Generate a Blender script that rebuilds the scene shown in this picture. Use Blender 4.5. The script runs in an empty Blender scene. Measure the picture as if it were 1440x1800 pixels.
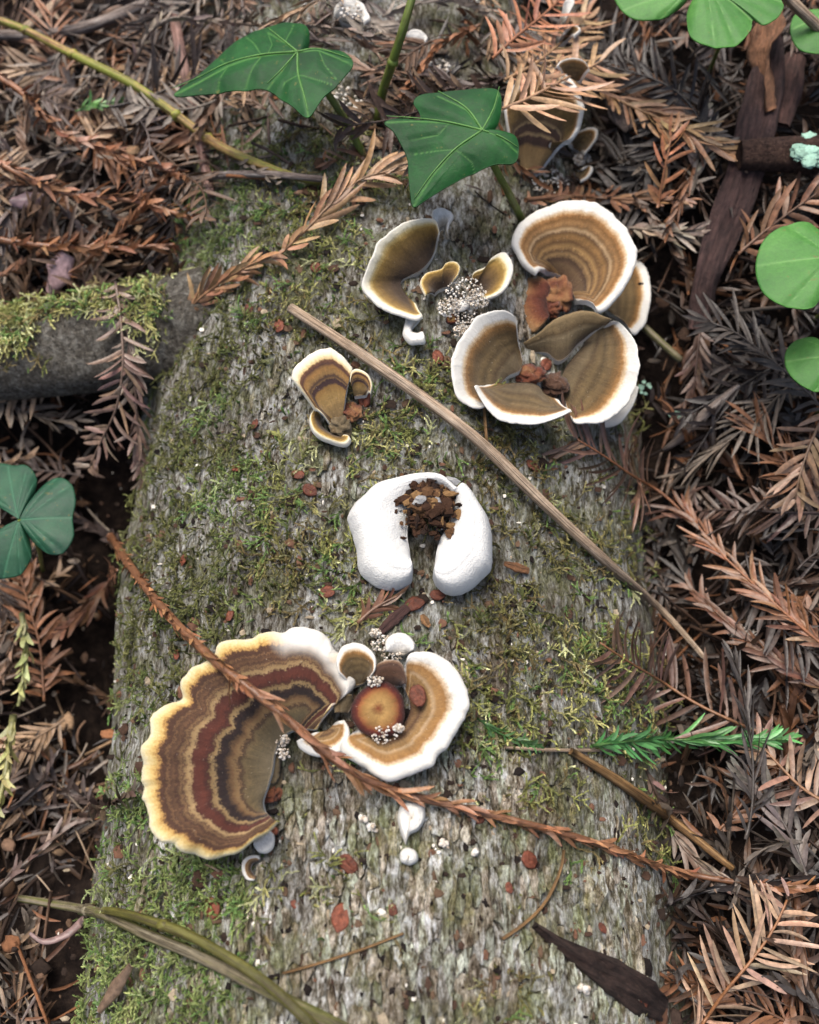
import bpy, math, random
import numpy as np
from mathutils import Matrix, Vector

random.seed(7); RNG = np.random.default_rng(11)
S = 0.01                                   # all coordinates below are centimetres, the scene is in metres
SC = bpy.context.scene
COL = SC.collection

# ------------------------------------------------------------------ camera, sky, sun, exposure
TH = math.radians(20.0); TX = math.tan(math.radians(23.0))
CAM = np.array([0.0, -9.2, 31.4])
cam = bpy.data.cameras.new('camera'); cam_o = bpy.data.objects.new('camera', cam); COL.objects.link(cam_o)
cam_o.location = CAM * S; cam_o.rotation_euler = (TH, 0, 0)
cam.sensor_fit = 'HORIZONTAL'; cam.angle_x = math.radians(46.0)
cam.clip_start = 0.005; cam.clip_end = 300
cam.dof.use_dof = True; cam.dof.focus_distance = 0.272; cam.dof.aperture_fstop = 12.0
SC.camera = cam_o

W = bpy.data.worlds.new('World'); SC.world = W; W.use_nodes = True
wn = W.node_tree.nodes; wl = W.node_tree.links
sky = wn.new('ShaderNodeTexSky'); sky.sky_type = 'NISHITA'; sky.sun_disc = False
SUN_EL, SUN_AZ = math.radians(64), math.radians(-25)     # azimuth clockwise from +Y
sky.sun_elevation = SUN_EL; sky.sun_rotation = SUN_AZ
sky.air_density = 1.0; sky.dust_density = 6.0; sky.ozone_density = 0.3
wl.new(sky.outputs[0], wn['Background'].inputs[0]); wn['Background'].inputs[1].default_value = 0.085
sun = bpy.data.lights.new('sun', 'SUN'); sun.energy = 1.5; sun.angle = math.radians(36); sun.color = (1, .97, .92)
sun_o = bpy.data.objects.new('sun', sun); COL.objects.link(sun_o)
d = Vector((math.sin(SUN_AZ) * math.cos(SUN_EL), math.cos(SUN_AZ) * math.cos(SUN_EL), math.sin(SUN_EL)))
sun_o.rotation_euler = d.to_track_quat('Z', 'Y').to_euler(); sun_o.location = (0, 0, 2)
SC.render.engine = 'CYCLES'
vs = SC.view_settings; vs.view_transform = 'Standard'; vs.look = 'None'; vs.exposure = 1.35; vs.gamma = 1

# ------------------------------------------------------------------ noise
def _h(i, j, s):
    n = (i * 374761393 + j * 668265263 + s * 974634777) & 0xffffffff
    n = ((n ^ (n >> 13)) * 1274126177) & 0xffffffff
    return ((n ^ (n >> 16)) & 0xffff) / 65535.0
def vn(x, y, s=0):
    x = np.asarray(x, float); y = np.asarray(y, float)
    i = np.floor(x).astype(np.int64); j = np.floor(y).astype(np.int64)
    u = x - i; v = y - j; u = u * u * (3 - 2 * u); v = v * v * (3 - 2 * v)
    return ((_h(i, j, s) * (1 - u) + _h(i + 1, j, s) * u) * (1 - v) + (_h(i, j + 1, s) * (1 - u) + _h(i + 1, j + 1, s) * u) * v) * 2 - 1
def fbm(x, y, s=0, o=4):
    r = 0; a = 1.0; f = 1.0
    for k in range(o):
        r = r + a * vn(np.asarray(x) * f + 17.3 * k, np.asarray(y) * f + 9.1 * k, s + k); a *= .5; f *= 2.03
    return r / 1.9
def sst(a, b, x):
    t = np.clip((np.asarray(x, float) - a) / (b - a), 0, 1); return t * t * (3 - 2 * t)

# ------------------------------------------------------------------ the lie of the land (cm)
LX, LR, LZ = -0.7, 9.5, -3.5               # log axis x, radius, axis height
def log_r(phi, y):
    return LR + .36 * fbm(phi * 2.4 + 3, y * .26, 5, 3) + .05 * fbm(phi * 9, y * .9, 8, 2)
def log_z(x, y):
    dx = (x - LX) / LR
    phi = np.arcsin(np.clip(dx, -1, 1))
    r = log_r(phi, y)
    return np.where(np.abs(dx) < .985, LZ + np.sqrt(np.maximum(r * r - (x - LX) ** 2, 0)), -50)
def ground_z(x, y):
    x = np.asarray(x, float); y = np.asarray(y, float)
    g = -1.0 + .5 * fbm(x * .18, y * .18, 21, 3) + .18 * fbm(x * .9, y * .9, 23, 3)
    g = g + sst(5, 10, x) * (2.4 + 1.0 * sst(-8, 6, y))
    g = g + sst(3, 14, y) * (4.6 - 2.2 * sst(0, 12, x))
    g = g + 1.2 * np.exp(-((x + 8) ** 2 / 30 + (y + 12.5) ** 2 / 8))
    g = g - 3.4 * np.exp(-((x + 9.6) ** 2 / 9 + (y + 1.5) ** 2 / 50)) - 1.6 * np.exp(-((x - 9.2) ** 2 / 4 + (y - 1.0) ** 2 / 30))
    far = sst(30, 90, np.hypot(x, y)); return g * (1 - far)
_gx = np.arange(-60, 60.01, .12); _gy = np.arange(-45, 75.01, .12); _GX, _GY = np.meshgrid(_gx, _gy)
_HG = np.maximum(log_z(_GX, _GY), ground_z(_GX, _GY))
def H(x, y):                               # surface height, from a table
    u = np.clip((np.asarray(x, float) + 60) / .12, 0, len(_gx) - 1.01); v = np.clip((np.asarray(y, float) + 45) / .12, 0, len(_gy) - 1.01)
    i = u.astype(int); j = v.astype(int); a = u - i; b = v - j
    return (_HG[j, i] * (1 - a) + _HG[j, i + 1] * a) * (1 - b) + (_HG[j + 1, i] * (1 - a) + _HG[j + 1, i + 1] * a) * b
def normal_at(x, y, e=.25):
    n = np.stack([H(x - e, y) - H(x + e, y), H(x, y - e) - H(x, y + e), np.full(np.shape(x), 2 * e)], -1)
    return n / np.linalg.norm(n, axis=-1, keepdims=True)
def raydir(px, py):
    px = np.asarray(px, float); py = np.asarray(py, float)
    a = (px - 720) / 720 * TX; b = (900 - py) / 720 * TX
    return np.stack([a, math.sin(TH) + b * math.cos(TH), -math.cos(TH) + b * math.sin(TH)], -1)
def at_z(px, py, z):                       # point of a pixel's ray at height z
    dd = raydir(px, py); t = (np.asarray(z, float) - CAM[2]) / dd[..., 2]
    return CAM + dd * t[..., None]
def at_surf(px, py, off=0.0):              # point where a pixel's ray meets the log or the litter (+off)
    dd = raydir(px, py); t = np.full(dd.shape[:-1], 14.0); off = np.broadcast_to(np.asarray(off, float), t.shape)
    done = np.zeros(t.shape, bool)
    for st in (.4, .02):
        done[...] = False
        for _ in range(200 if st == .4 else 24):
            p = CAM + dd * t[..., None]
            done |= p[..., 2] <= H(p[..., 0], p[..., 1]) + off
            t = np.where(done, t, t + st)
            if done.all(): break
        if st == .4: t = t - .4
    return CAM + dd * t[..., None]
def project(p):
    q = np.asarray(p) - CAM
    dz = q[..., 1] * math.sin(TH) - q[..., 2] * math.cos(TH); up = q[..., 1] * math.cos(TH) + q[..., 2] * math.sin(TH)
    return 720 + q[..., 0] / dz / TX * 720, 900 - up / dz / TX * 720

# ------------------------------------------------------------------ mesh helpers
def lin(c): 
    c = np.asarray(c, float) / 255
    return np.where(c <= .04045, c / 12.92, ((c + .055) / 1.055) ** 2.4)
def C(r, g, b, k=.72): return tuple(lin((r, g, b)) * k) + (1.0,)
def fast(name, V, F, smooth=True, attrs=None, normals=None):
    V = np.ascontiguousarray(np.asarray(V, np.float32) * S); F = np.ascontiguousarray(F, dtype=np.int32)
    me = bpy.data.meshes.new(name); m, k = F.shape
    me.vertices.add(len(V)); me.vertices.foreach_set('co', V.ravel())
    me.loops.add(m * k); me.loops.foreach_set('vertex_index', F.ravel())
    me.polygons.add(m); me.polygons.foreach_set('loop_start', np.arange(m, dtype=np.int32) * k)
    me.polygons.foreach_set('use_smooth', np.full(m, smooth))
    me.update(calc_edges=True)
    for n, a in (attrs or {}).items():
        a = np.asarray(a, np.float32)
        if a.ndim == 1: me.attributes.new(n, 'FLOAT', 'POINT').data.foreach_set('value', a)
        else:
            if a.shape[1] == 3: a = np.concatenate([a, np.ones((len(a), 1), np.float32)], 1)
            me.attributes.new(n, 'FLOAT_COLOR', 'POINT').data.foreach_set('color', np.ascontiguousarray(a).ravel())
    if normals is not None: me.normals_split_custom_set_from_vertices(normals.tolist())
    return me
def obj(name, me, mat, parent=None, kind=None, color=None):
    o = bpy.data.objects.new(name, me); COL.objects.link(o)
    if me is not None and mat is not None and not me.materials: me.materials.append(mat)
    if parent is not None: o.parent = parent
    if kind: o['kind'] = kind
    if color is not None: o.color = color
    return o
def tag(o, label, cat=None, group=None, kind=None):
    o['label'] = label
    if cat: o['category'] = cat
    if group: o['group'] = group
    if kind: o['kind'] = kind
    return o
def thing(name, label, cat, loc, group=None):
    o = bpy.data.objects.new(name, None); COL.objects.link(o); o.empty_display_size = .005
    o.location = Vector(loc) * S; o['_c'] = 0; del o['_c']
    LOC[o.name] = np.array(loc, float)
    return tag(o, label, cat, group)
LOC = {}
def part(name, V, F, mat, t, attrs=None, kind=None, smooth=True, normals=None, color=None):
    return obj(name, fast(name, np.asarray(V) - LOC[t.name], F, smooth, attrs, normals), mat, t, kind, color)
def sub(o, parent_thing, parent_part): o.parent = parent_part; return o
def spline(P, n):
    P = np.asarray(P, float)
    if len(P) == 2: return P[0] + (P[1] - P[0]) * np.linspace(0, 1, n)[:, None]
    Q = np.vstack([2 * P[0] - P[1], P, 2 * P[-1] - P[-2]]); out = []
    for i in range(len(P) - 1):
        t = np.linspace(0, 1, 24, endpoint=False)[:, None]; a, b, c, dd = Q[i:i + 4]
        out.append(.5 * (2 * b + (c - a) * t + (2 * a - 5 * b + 4 * c - dd) * t ** 2 + (3 * b - a - 3 * c + dd) * t ** 3))
    out = np.vstack(out + [P[-1:]])
    L = np.concatenate([[0], np.cumsum(np.linalg.norm(np.diff(out, axis=0), axis=1))])
    u = np.linspace(0, L[-1], n)
    return np.stack([np.interp(u, L, out[:, k]) for k in range(out.shape[1])], 1)
def path3(px, h, n=None, spacing=.35):
    P = np.array(px, float)
    hh = h if np.ndim(h) else np.full(len(P), h)
    Q = spline(np.column_stack([P, hh]), 40)
    W3 = at_surf(Q[:, 0], Q[:, 1], Q[:, 2])
    k = np.array([1, 2, 3, 2, 1]) / 9.0                         # a stick does not follow every bump
    Wp = np.vstack([W3[:1]] * 2 + [W3] + [W3[-1:]] * 2)
    W3 = np.stack([np.convolve(Wp[:, c], k, 'valid') for c in range(3)], 1)
    if n is None:
        L = np.linalg.norm(np.diff(W3, axis=0), axis=1).sum(); n = max(6, int(L / spacing) + 1)
    return spline(W3, n)
def frames(P, up=(0, 0, 1)):
    T = np.gradient(P, axis=0); T /= np.linalg.norm(T, axis=1, keepdims=True) + 1e-9
    up = np.broadcast_to(np.asarray(up, float), P.shape); B = np.cross(up, T); B /= np.linalg.norm(B, axis=1, keepdims=True) + 1e-9
    return T, B, np.cross(T, B)
def tube_geo(P, R, k=10, rough=.06, seed=0, flat=1.0):
    P = np.asarray(P, float); n = len(P); R = np.broadcast_to(np.asarray(R, float), (n,)).copy()
    T, B, N = frames(P, (.13, .21, 1)); a = np.linspace(0, 2 * math.pi, k, endpoint=False)
    L = np.concatenate([[0], np.cumsum(np.linalg.norm(np.diff(P, axis=0), axis=1))])
    A, U = np.meshgrid(a, L)
    r = R[:, None] * (1 + rough * fbm(np.cos(A) * 1.5 + U * .8 / max(R.mean(), .02) * .12, np.sin(A) * 1.5 + seed, seed, 3))
    V = P[:, None] + r[..., None] * (np.cos(A)[..., None] * B[:, None] + flat * np.sin(A)[..., None] * N[:, None])
    V = V.reshape(-1, 3); F = []
    i = np.arange(n - 1)[:, None] * k; j = np.arange(k)[None]; j2 = (j + 1) % k
    F = np.stack([i + j, i + j2, i + k + j2, i + k + j], -1).reshape(-1, 4)
    c0, c1 = len(V), len(V) + 1
    V = np.vstack([V, P[:1] - T[:1] * R[0] * .3, P[-1:] + T[-1:] * R[-1] * .3])
    jj = np.arange(k); cap0 = np.stack([jj, np.full(k, c0), np.full(k, c0), (jj + 1) % k], -1)
    F = F.tolist() + [[int(b), c0, int(a_), int(a_)][:3] for a_, b in zip(jj, (jj + 1) % k)]
    o = (n - 1) * k; F += [[int(o + a_), c1, int(o + b)][:3][::-1] for a_, b in zip(jj, (jj + 1) % k)]
    at = {'along': np.concatenate([U.ravel(), [0, L[-1]]]), 'around': np.concatenate([A.ravel(), [0, 0]])}
    return V, F, at
def pyd(name, V, F, attrs=None, smooth=True):
    me = bpy.data.meshes.new(name); me.from_pydata((np.asarray(V) * S).tolist(), [], [list(map(int, f)) for f in F])
    me.polygons.foreach_set('use_smooth', np.full(len(me.polygons), smooth))
    for n, a in (attrs or {}).items():
        a = np.asarray(a, np.float32)
        if a.ndim == 1: me.attributes.new(n, 'FLOAT', 'POINT').data.foreach_set('value', a)
        else: me.attributes.new(n, 'FLOAT_COLOR', 'POINT').data.foreach_set('color', np.ascontiguousarray(a).ravel())
    me.update(); return me
def tube(name, P, R, mat, t=None, k=10, rough=.06, seed=0, color=None, flat=1.0):
    V, F, at = tube_geo(P, R, k, rough, seed, flat)
    if t is not None: V = V - LOC[t.name]
    return obj(name, pyd(name, V, F, at), mat, t, None, color)
def grid_faces(n, m, close=False):         # n rows, m columns
    i = np.arange(n - 1)[:, None] * m; mm = m if close else m - 1
    j = np.arange(mm)[None]; j2 = (j + 1) % m
    return np.stack([i + j, i + j2, i + m + j2, i + m + j], -1).reshape(-1, 4)

# ------------------------------------------------------------------ materials
class NB:
    def __init__(s, name):
        s.m = bpy.data.materials.new(name); s.m.use_nodes = True; s.t = s.m.node_tree; s.n = s.t.nodes
        s.b = s.n['Principled BSDF']
    def node(s, ty, **kw):
        x = s.n.new(ty)
        for k, v in kw.items(): setattr(x, k, v)
        return x
    def link(s, a, b): s.t.links.new(a, b)
    def attr(s, name, out='Fac'): return s.node('ShaderNodeAttribute', attribute_name=name).outputs[out]
    def pos(s, scale=(1, 1, 1)):
        g = s.node('ShaderNodeNewGeometry'); m = s.node('ShaderNodeVectorMath', operation='MULTIPLY')
        s.link(g.outputs['Position'], m.inputs[0]); m.inputs[1].default_value = [100 * q for q in scale]; return m.outputs[0]
    def noise(s, vec, scale, detail=4, rough=.6):
        x = s.node('ShaderNodeTexNoise'); x.inputs['Scale'].default_value = scale; x.inputs['Detail'].default_value = detail
        x.inputs['Roughness'].default_value = rough
        if vec is not None: s.link(vec, x.inputs['Vector'])
        return x.outputs['Fac']
    def math(s, op, a, b=0.0, c=0.0):
        x = s.node('ShaderNodeMath', operation=op)
        for i, q in enumerate((a, b, c)):
            if isinstance(q, (int, float)): x.inputs[i].default_value = q
            else: s.link(q, x.inputs[i])
        return x.outputs[0]
    def ramp(s, fac, stops, interp='LINEAR'):
        x = s.node('ShaderNodeValToRGB'); e = x.color_ramp.elements; x.color_ramp.interpolation = interp
        while len(e) > 1: e.remove(e[-1])
        e[0].position = stops[0][0]; e[0].color = stops[0][1]
        for p, c in stops[1:]: q = e.new(p); q.color = c
        s.link(fac, x.inputs[0]); return x.outputs[0]
    def mix(s, fac, a, b, mode='MIX'):
        x = s.node('ShaderNodeMix', data_type='RGBA', blend_type=mode)
        for i, q in ((0, fac), (6, a), (7, b)):
            if isinstance(q, (int, float)): x.inputs[i].default_value = q
            elif isinstance(q, tuple): x.inputs[i].default_value = q
            else: s.link(q, x.inputs[i])
        return x.outputs[2]
    def bump(s, h, strength=.5, dist=.0005):
        x = s.node('ShaderNodeBump'); x.inputs['Strength'].default_value = strength; x.inputs['Distance'].default_value = dist
        s.link(h, x.inputs['Height']); s.link(x.outputs[0], s.b.inputs['Normal'])
    def done(s, col, rough=.7, spec=.3, trans=0):
        if isinstance(col, tuple): s.b.inputs['Base Color'].default_value = col
        else: s.link(col, s.b.inputs['Base Color'])
        if isinstance(rough, (int, float)): s.b.inputs['Roughness'].default_value = rough
        else: s.link(rough, s.b.inputs['Roughness'])
        s.b.inputs['Specular IOR Level'].default_value = spec
        if trans:
            tr = s.node('ShaderNodeBsdfTranslucent'); mx = s.node('ShaderNodeMixShader'); mx.inputs[0].default_value = trans
            if isinstance(col, tuple): tr.inputs[0].default_value = col
            else: s.link(col, tr.inputs[0])
            out = s.n['Material Output']; s.link(s.b.outputs[0], mx.inputs[1]); s.link(tr.outputs[0], mx.inputs[2]); s.link(mx.outputs[0], out.inputs[0])
        return s.m
G1 = (1.0, 1.0, 1.0, 1.0)
def m_soil():
    b = NB('dark_forest_soil'); p = b.pos(); n = b.noise(p, 2.2, 8, .7)
    b.bump(n, .9, .003); return b.done(b.ramp(n, [(.3, (.004, .003, .003, 1)), (.5, (.016, .011, .009, 1)), (.7, (.04, .027, .02, 1))]), .95, .1)
def bark_colour(b):
    fib = b.noise(b.pos((2.4, .8, 2.3)), 2.9, 9, .76); fine = b.noise(b.pos((1.6, .8, 1.6)), 9, 6, .75); big = b.noise(b.pos((1, .6, 1)), .42, 5, .6); alg = b.noise(b.pos(), .75, 7, .7)
    c = b.ramp(fib, [(.34, C(46, 38, 31)), (.43, C(104, 95, 80, .85)), (.50, C(164, 160, 150, .9)), (.56, C(206, 206, 202, .95)), (.66, C(234, 236, 234, .95))])
    dirt = b.ramp(fib, [(.34, C(40, 31, 25)), (.5, C(98, 88, 72)), (.66, C(160, 150, 130))])
    c = b.mix(b.ramp(big, [(.47, (0, 0, 0, 1)), (.64, (.75, .75, .75, 1))]), c, dirt)
    grn = b.ramp(fine, [(.32, C(66, 68, 40)), (.5, C(120, 122, 84, .85)), (.66, C(160, 162, 124, .9))])
    c = b.mix(b.ramp(alg, [(.44, (0, 0, 0, 1)), (.62, (.7, .7, .7, 1))]), c, grn)
    c = b.mix(1.0, c, b.ramp(fine, [(.3, (.45, .43, .4, 1)), (.5, (1, 1, 1, 1)), (.7, (1.3, 1.3, 1.3, 1))]), 'MULTIPLY')
    return c, b.math('ADD', b.math('MULTIPLY', fib, 1.4), b.math('MULTIPLY', fine, .6))
def m_logbase():
    b = NB('decayed_bark_base'); c, h = bark_colour(b); b.bump(h, 1.0, .003); return b.done(c, .93, .15)
def m_plate():
    b = NB('grey_bark_plate'); c, h = bark_colour(b); c = b.mix(1.0, c, b.attr('Col', 'Color'), 'MULTIPLY'); b.bump(h, 1.0, .003); return b.done(c, .92, .18)
def m_attr(name, rough=.7, spec=.25, scale=5, trans=0, amt=.5, bump=.6):
    b = NB(name); p = b.pos(); n = b.noise(p, scale, 5, .65)
    c = b.mix(1.0, b.attr('Col', 'Color'), b.ramp(n, [(.25, (1 - amt, 1 - amt, 1 - amt, 1)), (.75, (1 + amt, 1 + amt, 1 + amt, 1))]), 'MULTIPLY')
    if bump: b.bump(n, bump, .0006)
    return b.done(c, rough, spec, trans)
def m_objcol(name, rough=.6, spec=.3, scale=5, amt=.45, trans=0, dist=.0004):
    b = NB(name); oi = b.node('ShaderNodeObjectInfo'); p = b.pos(); n = b.noise(p, scale, 5, .65)
    k = b.math('MULTIPLY_ADD', oi.outputs['Random'], .5, .75)
    c = b.mix(1.0, oi.outputs['Color'], b.ramp(n, [(.25, (1 - amt, 1 - amt, 1 - amt, 1)), (.75, (1 + amt, 1 + amt, 1 + amt, 1))]), 'MULTIPLY')
    cc = b.node('ShaderNodeCombineColor'); [b.link(k, cc.inputs[i]) for i in range(3)]
    c = b.mix(1.0, c, cc.outputs[0], 'MULTIPLY')
    b.bump(n, .7, dist); return b.done(c, rough, spec, trans)
def m_barkstrip():
    b = NB('fibrous_brown_bark'); oi = b.node('ShaderNodeObjectInfo'); cv = b.node('ShaderNodeCombineXYZ')
    b.link(b.math('MULTIPLY', b.attr('along'), .8), cv.inputs[0]); b.link(b.math('MULTIPLY', b.attr('around'), 7.0), cv.inputs[1])
    f = b.noise(cv.outputs[0], 1.3, 8, .72); n = b.noise(b.pos(), 2.2, 6, .7)
    c = b.mix(1.0, oi.outputs['Color'], b.ramp(f, [(.3, (.25, .24, .24, 1)), (.48, (.85, .85, .85, 1)), (.7, (1.7, 1.65, 1.6, 1))]), 'MULTIPLY')
    c = b.mix(1.0, c, b.ramp(n, [(.3, (.6, .6, .62, 1)), (.7, (1.35, 1.3, 1.25, 1))]), 'MULTIPLY')
    b.bump(b.math('ADD', b.math('MULTIPLY', f, 1.5), n), 1.0, .0022); return b.done(c, .75, .3)
def m_stalk(name, stops, streak, rough=.6, spec=.3, fs=.7, fa=2.2):
    """dry or green stalk: colour patches along it and long dark fibres"""
    b = NB(name); cv = b.node('ShaderNodeCombineXYZ')
    b.link(b.math('MULTIPLY', b.attr('along'), fs), cv.inputs[0])
    a = b.attr('around'); b.link(b.math('MULTIPLY', b.math('SINE', a), fa), cv.inputs[1]); b.link(b.math('MULTIPLY', b.math('COSINE', a), fa), cv.inputs[2])
    n = b.noise(cv.outputs[0], 1.0, 4, .6); n2 = b.noise(b.pos(), 3, 6, .7)
    sv = b.node('ShaderNodeVectorMath', operation='MULTIPLY'); b.link(cv.outputs[0], sv.inputs[0]); sv.inputs[1].default_value = (1.2, 2.6, 2.6)
    n3 = b.noise(sv.outputs[0], 1.4, 5, .75)
    c = b.ramp(n, stops); c = b.mix(b.ramp(n3, [(.50, (0, 0, 0, 1)), (.56, (.85, .85, .85, 1))]), c, streak)
    c = b.mix(1.0, c, b.ramp(n2, [(.25, (.65, .65, .65, 1)), (.75, (1.3, 1.3, 1.3, 1))]), 'MULTIPLY')
    b.bump(b.math('ADD', n3, n2), .6, .0006); return b.done(c, rough, spec)
def m_cap(name, stops, mott=.03, dark=1.0):
    """bracket cap: colour zones that follow the margin; t runs from base 0 to margin 1, u in cm round the margin"""
    b = NB(name); p = b.pos(); n = b.noise(p, 1.8, 5, .6); nf = b.noise(p, 15, 6, .75); t = b.attr('t')
    cv = b.node('ShaderNodeCombineXYZ'); b.link(b.math('MULTIPLY', b.attr('u'), 9.0), cv.inputs[0]); b.link(b.math('MULTIPLY', t, 2.5), cv.inputs[1])
    fib = b.noise(cv.outputs[0], 1.0, 5, .7)
    t2 = b.math('ADD', t, b.math('MULTIPLY', b.math('SUBTRACT', n, .5), mott * 1.6))
    t2 = b.math('ADD', t2, b.math('MULTIPLY', b.math('SUBTRACT', nf, .5), mott * 4.0))
    t2 = b.math('ADD', t2, b.math('MULTIPLY', b.math('SUBTRACT', fib, .5), mott * 2.0))
    c = b.ramp(t2, [(q, tuple(v * (dark if q < .86 else 1) for v in cl[:3]) + (1.0,)) for q, cl in stops])
    k = b.math('MULTIPLY_ADD', nf, .9, .5); k = b.math('MULTIPLY', k, b.math('MULTIPLY_ADD', fib, .8, .6)); k = b.math('MULTIPLY', k, b.math('MULTIPLY_ADD', n, 1.1, .45))
    edge = b.ramp(t, [(.72, (0, 0, 0, 1)), (.9, (.85, .85, .85, 1))])
    cc = b.node('ShaderNodeCombineColor'); [b.link(k, cc.inputs[q]) for q in range(3)]
    c = b.mix(1.0, c, b.mix(edge, cc.outputs[0], G1), 'MULTIPLY')
    c = b.mix(b.ramp(b.noise(p, 21, 2, .5), [(.73, (0, 0, 0, 1)), (.77, (.55, .55, .55, 1))]), c, C(226, 214, 196, .7))
    wh = b.attr('white'); c = b.mix(wh, c, C(244, 240, 230, .6))
    b.bump(b.math('ADD', b.math('MULTIPLY', fib, .6), b.math('ADD', nf, n)), .55, .0006)
    b.b.inputs['Sheen Weight'].default_value = .12; b.b.inputs['Sheen Roughness'].default_value = .5
    return b.done(c, .8, .2)
def m_pore():
    b = NB('white_pore_flesh'); p = b.pos(); n = b.noise(p, 1.2, 4, .6); v = b.node('ShaderNodeTexVoronoi'); b.link(p, v.inputs['Vector']); v.inputs['Scale'].default_value = 22
    sp = b.noise(p, 13, 3, .6); n = b.math('ADD', b.math('MULTIPLY', n, .6), b.math('MULTIPLY', b.noise(p, 5, 5, .7), .4))
    c = b.ramp(n, [(.3, (.44, .44, .425, 1)), (.7, (.54, .54, .525, 1))])
    c = b.mix(b.ramp(sp, [(.735, (0, 0, 0, 1)), (.76, (.7, .7, .7, 1))]), c, C(110, 86, 66))
    b.bump(b.math('ADD', n, b.math('MULTIPLY', v.outputs['Distance'], .3)), .6, .0009)
    b.b.inputs['Subsurface Weight'].default_value = .12; b.b.inputs['Subsurface Radius'].default_value = (.002, .0017, .0014); b.b.inputs['Subsurface Scale'].default_value = .5
    return b.done(c, .75, .25)
def m_leaf(name, stops, vein, rough=.35, spec=.45, trans=.12, sc=1.2):
    b = NB(name); p = b.pos(); n = b.noise(p, sc, 6, .62); nf = b.noise(p, 9, 5, .7)
    c = b.ramp(n, stops); c = b.mix(b.attr('vein'), c, vein)
    c = b.mix(1.0, c, b.ramp(nf, [(.3, (.78, .8, .75, 1)), (.7, (1.18, 1.15, 1.2, 1))]), 'MULTIPLY'); sp = b.ramp(b.noise(p, 4.5, 4, .65), [(.64, (0, 0, 0, 1)), (.70, (.6, .6, .6, 1))])
    c = b.mix(sp, c, C(120, 110, 60))
    b.bump(b.math('ADD', nf, b.math('MULTIPLY', n, .7)), .25, .0006)
    return b.done(c, b.math('MULTIPLY_ADD', nf, .3, rough - .12), spec, trans)
M = dict(
    soil=m_soil(), logbase=m_logbase(), plate=m_plate(),
    needle=m_objcol('dry_needle', .42, .5, 5, .5, .05), needle_v=m_attr('dry_needle_litter', .45, .45, 5, .05, .5, .6),
    green_needle=m_objcol('fresh_green_needle', .35, .5, 4, .3, .15),
    moss=m_attr('moss_leaf', .6, .25, 2.5, .2, .3, 0), crumb=m_attr('crumb', .85, .15, 9, 0, .4, .6),
    bark=m_barkstrip(), seed=m_objcol('red_brown_seed', .5, .3, 9, .75, 0, .001),
    pore=m_pore(),
    straw=m_stalk('dry_straw', [(.3, C(140, 116, 92)), (.5, C(188, 164, 138)), (.7, C(214, 196, 174))], C(56, 42, 32), .55, .3, .35, 2.4),
    brown_straw=m_stalk('brown_straw', [(.3, C(92, 66, 38)), (.5, C(140, 106, 66)), (.7, C(168, 136, 92))], C(60, 42, 26), .55, .3, .3, 1.6),
    vine=m_stalk('green_brown_vine', [(.34, C(150, 112, 70)), (.44, C(170, 140, 86)), (.52, C(136, 138, 50)), (.66, C(112, 128, 40))], C(96, 72, 44), .5, .35, .22, .5),
    vine_old=m_stalk('old_grey_green_vine', [(.36, C(140, 132, 112)), (.48, C(126, 116, 92)), (.6, C(92, 96, 40)), (.7, C(110, 112, 48))], C(70, 62, 46), .65, .25, .25, .6),
    vine_green=m_stalk('olive_vine', [(.3, C(62, 60, 30)), (.5, C(96, 94, 40)), (.7, C(118, 114, 54))], C(64, 54, 26), .5, .35, .3, .6),
    pink_twig=m_stalk('pinkish_twig', [(.3, C(128, 94, 84)), (.55, C(166, 134, 124)), (.7, C(184, 158, 150))], C(80, 58, 50), .7, .2, .6, 1),
    grey_twig=m_stalk('grey_twig', [(.3, C(106, 92, 86)), (.55, C(150, 138, 130)), (.7, C(184, 176, 170))], C(70, 56, 50), .75, .2, .6, 1.2),
    petiole=m_stalk('green_petiole', [(.3, C(84, 98, 34)), (.55, C(108, 128, 50)), (.7, C(120, 120, 62))], C(96, 90, 46), .45, .4, .4, .6),
    ivy=m_leaf('dark_ivy_leaf', [(.3, C(10, 54, 24)), (.5, C(16, 72, 28)), (.7, C(30, 92, 38))], C(78, 130, 62), .5, .18, .08, .7),
    vein=m_stalk('pale_leaf_vein', [(.3, C(96, 146, 74)), (.7, C(120, 168, 92))], C(96, 146, 74), .5, .3),
    clover=m_leaf('light_clover_leaf', [(.3, C(66, 126, 54)), (.55, C(84, 146, 64)), (.75, C(104, 164, 80))], C(124, 178, 98), .5, .35, .28, .6),
    clover_dark=m_leaf('dark_clover_leaf', [(.3, C(22, 66, 50)), (.55, C(32, 84, 58)), (.75, C(48, 102, 70))], C(66, 124, 92), .5, .35, .2, .7),
    lichen=m_attr('pale_lichen', .9, .1, 8, 0, .35, .8),
)
W_ = C(246, 243, 234, .6)
M['cap_banded'] = m_cap('banded_red_brown_cap', [(0, C(118, 106, 84)), (.15, C(106, 92, 66)), (.20, C(116, 98, 68)), (.225, C(72, 52, 42)), (.26, C(140, 112, 76)), (.30, C(112, 84, 56)), (.345, C(40, 30, 29)), (.405, C(50, 34, 31)),
    (.425, C(160, 134, 94)), (.445, C(150, 122, 82)), (.465, C(70, 40, 33)), (.52, C(98, 50, 37)), (.59, C(88, 47, 37)), (.615, C(174, 146, 104)), (.64, C(160, 130, 90)), (.66, C(82, 56, 44)),
    (.68, C(134, 104, 70)), (.705, C(74, 48, 39)), (.735, C(112, 82, 56)), (.76, C(80, 54, 42)), (.785, C(128, 96, 64)), (.80, C(78, 52, 40)), (.845, C(92, 62, 44)), (.868, C(176, 134, 76, .66)), (.90, C(214, 182, 112, .64)), (.95, C(232, 212, 156, .64)), (1, C(240, 230, 194, .64))], .036, dark=.72)
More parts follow.
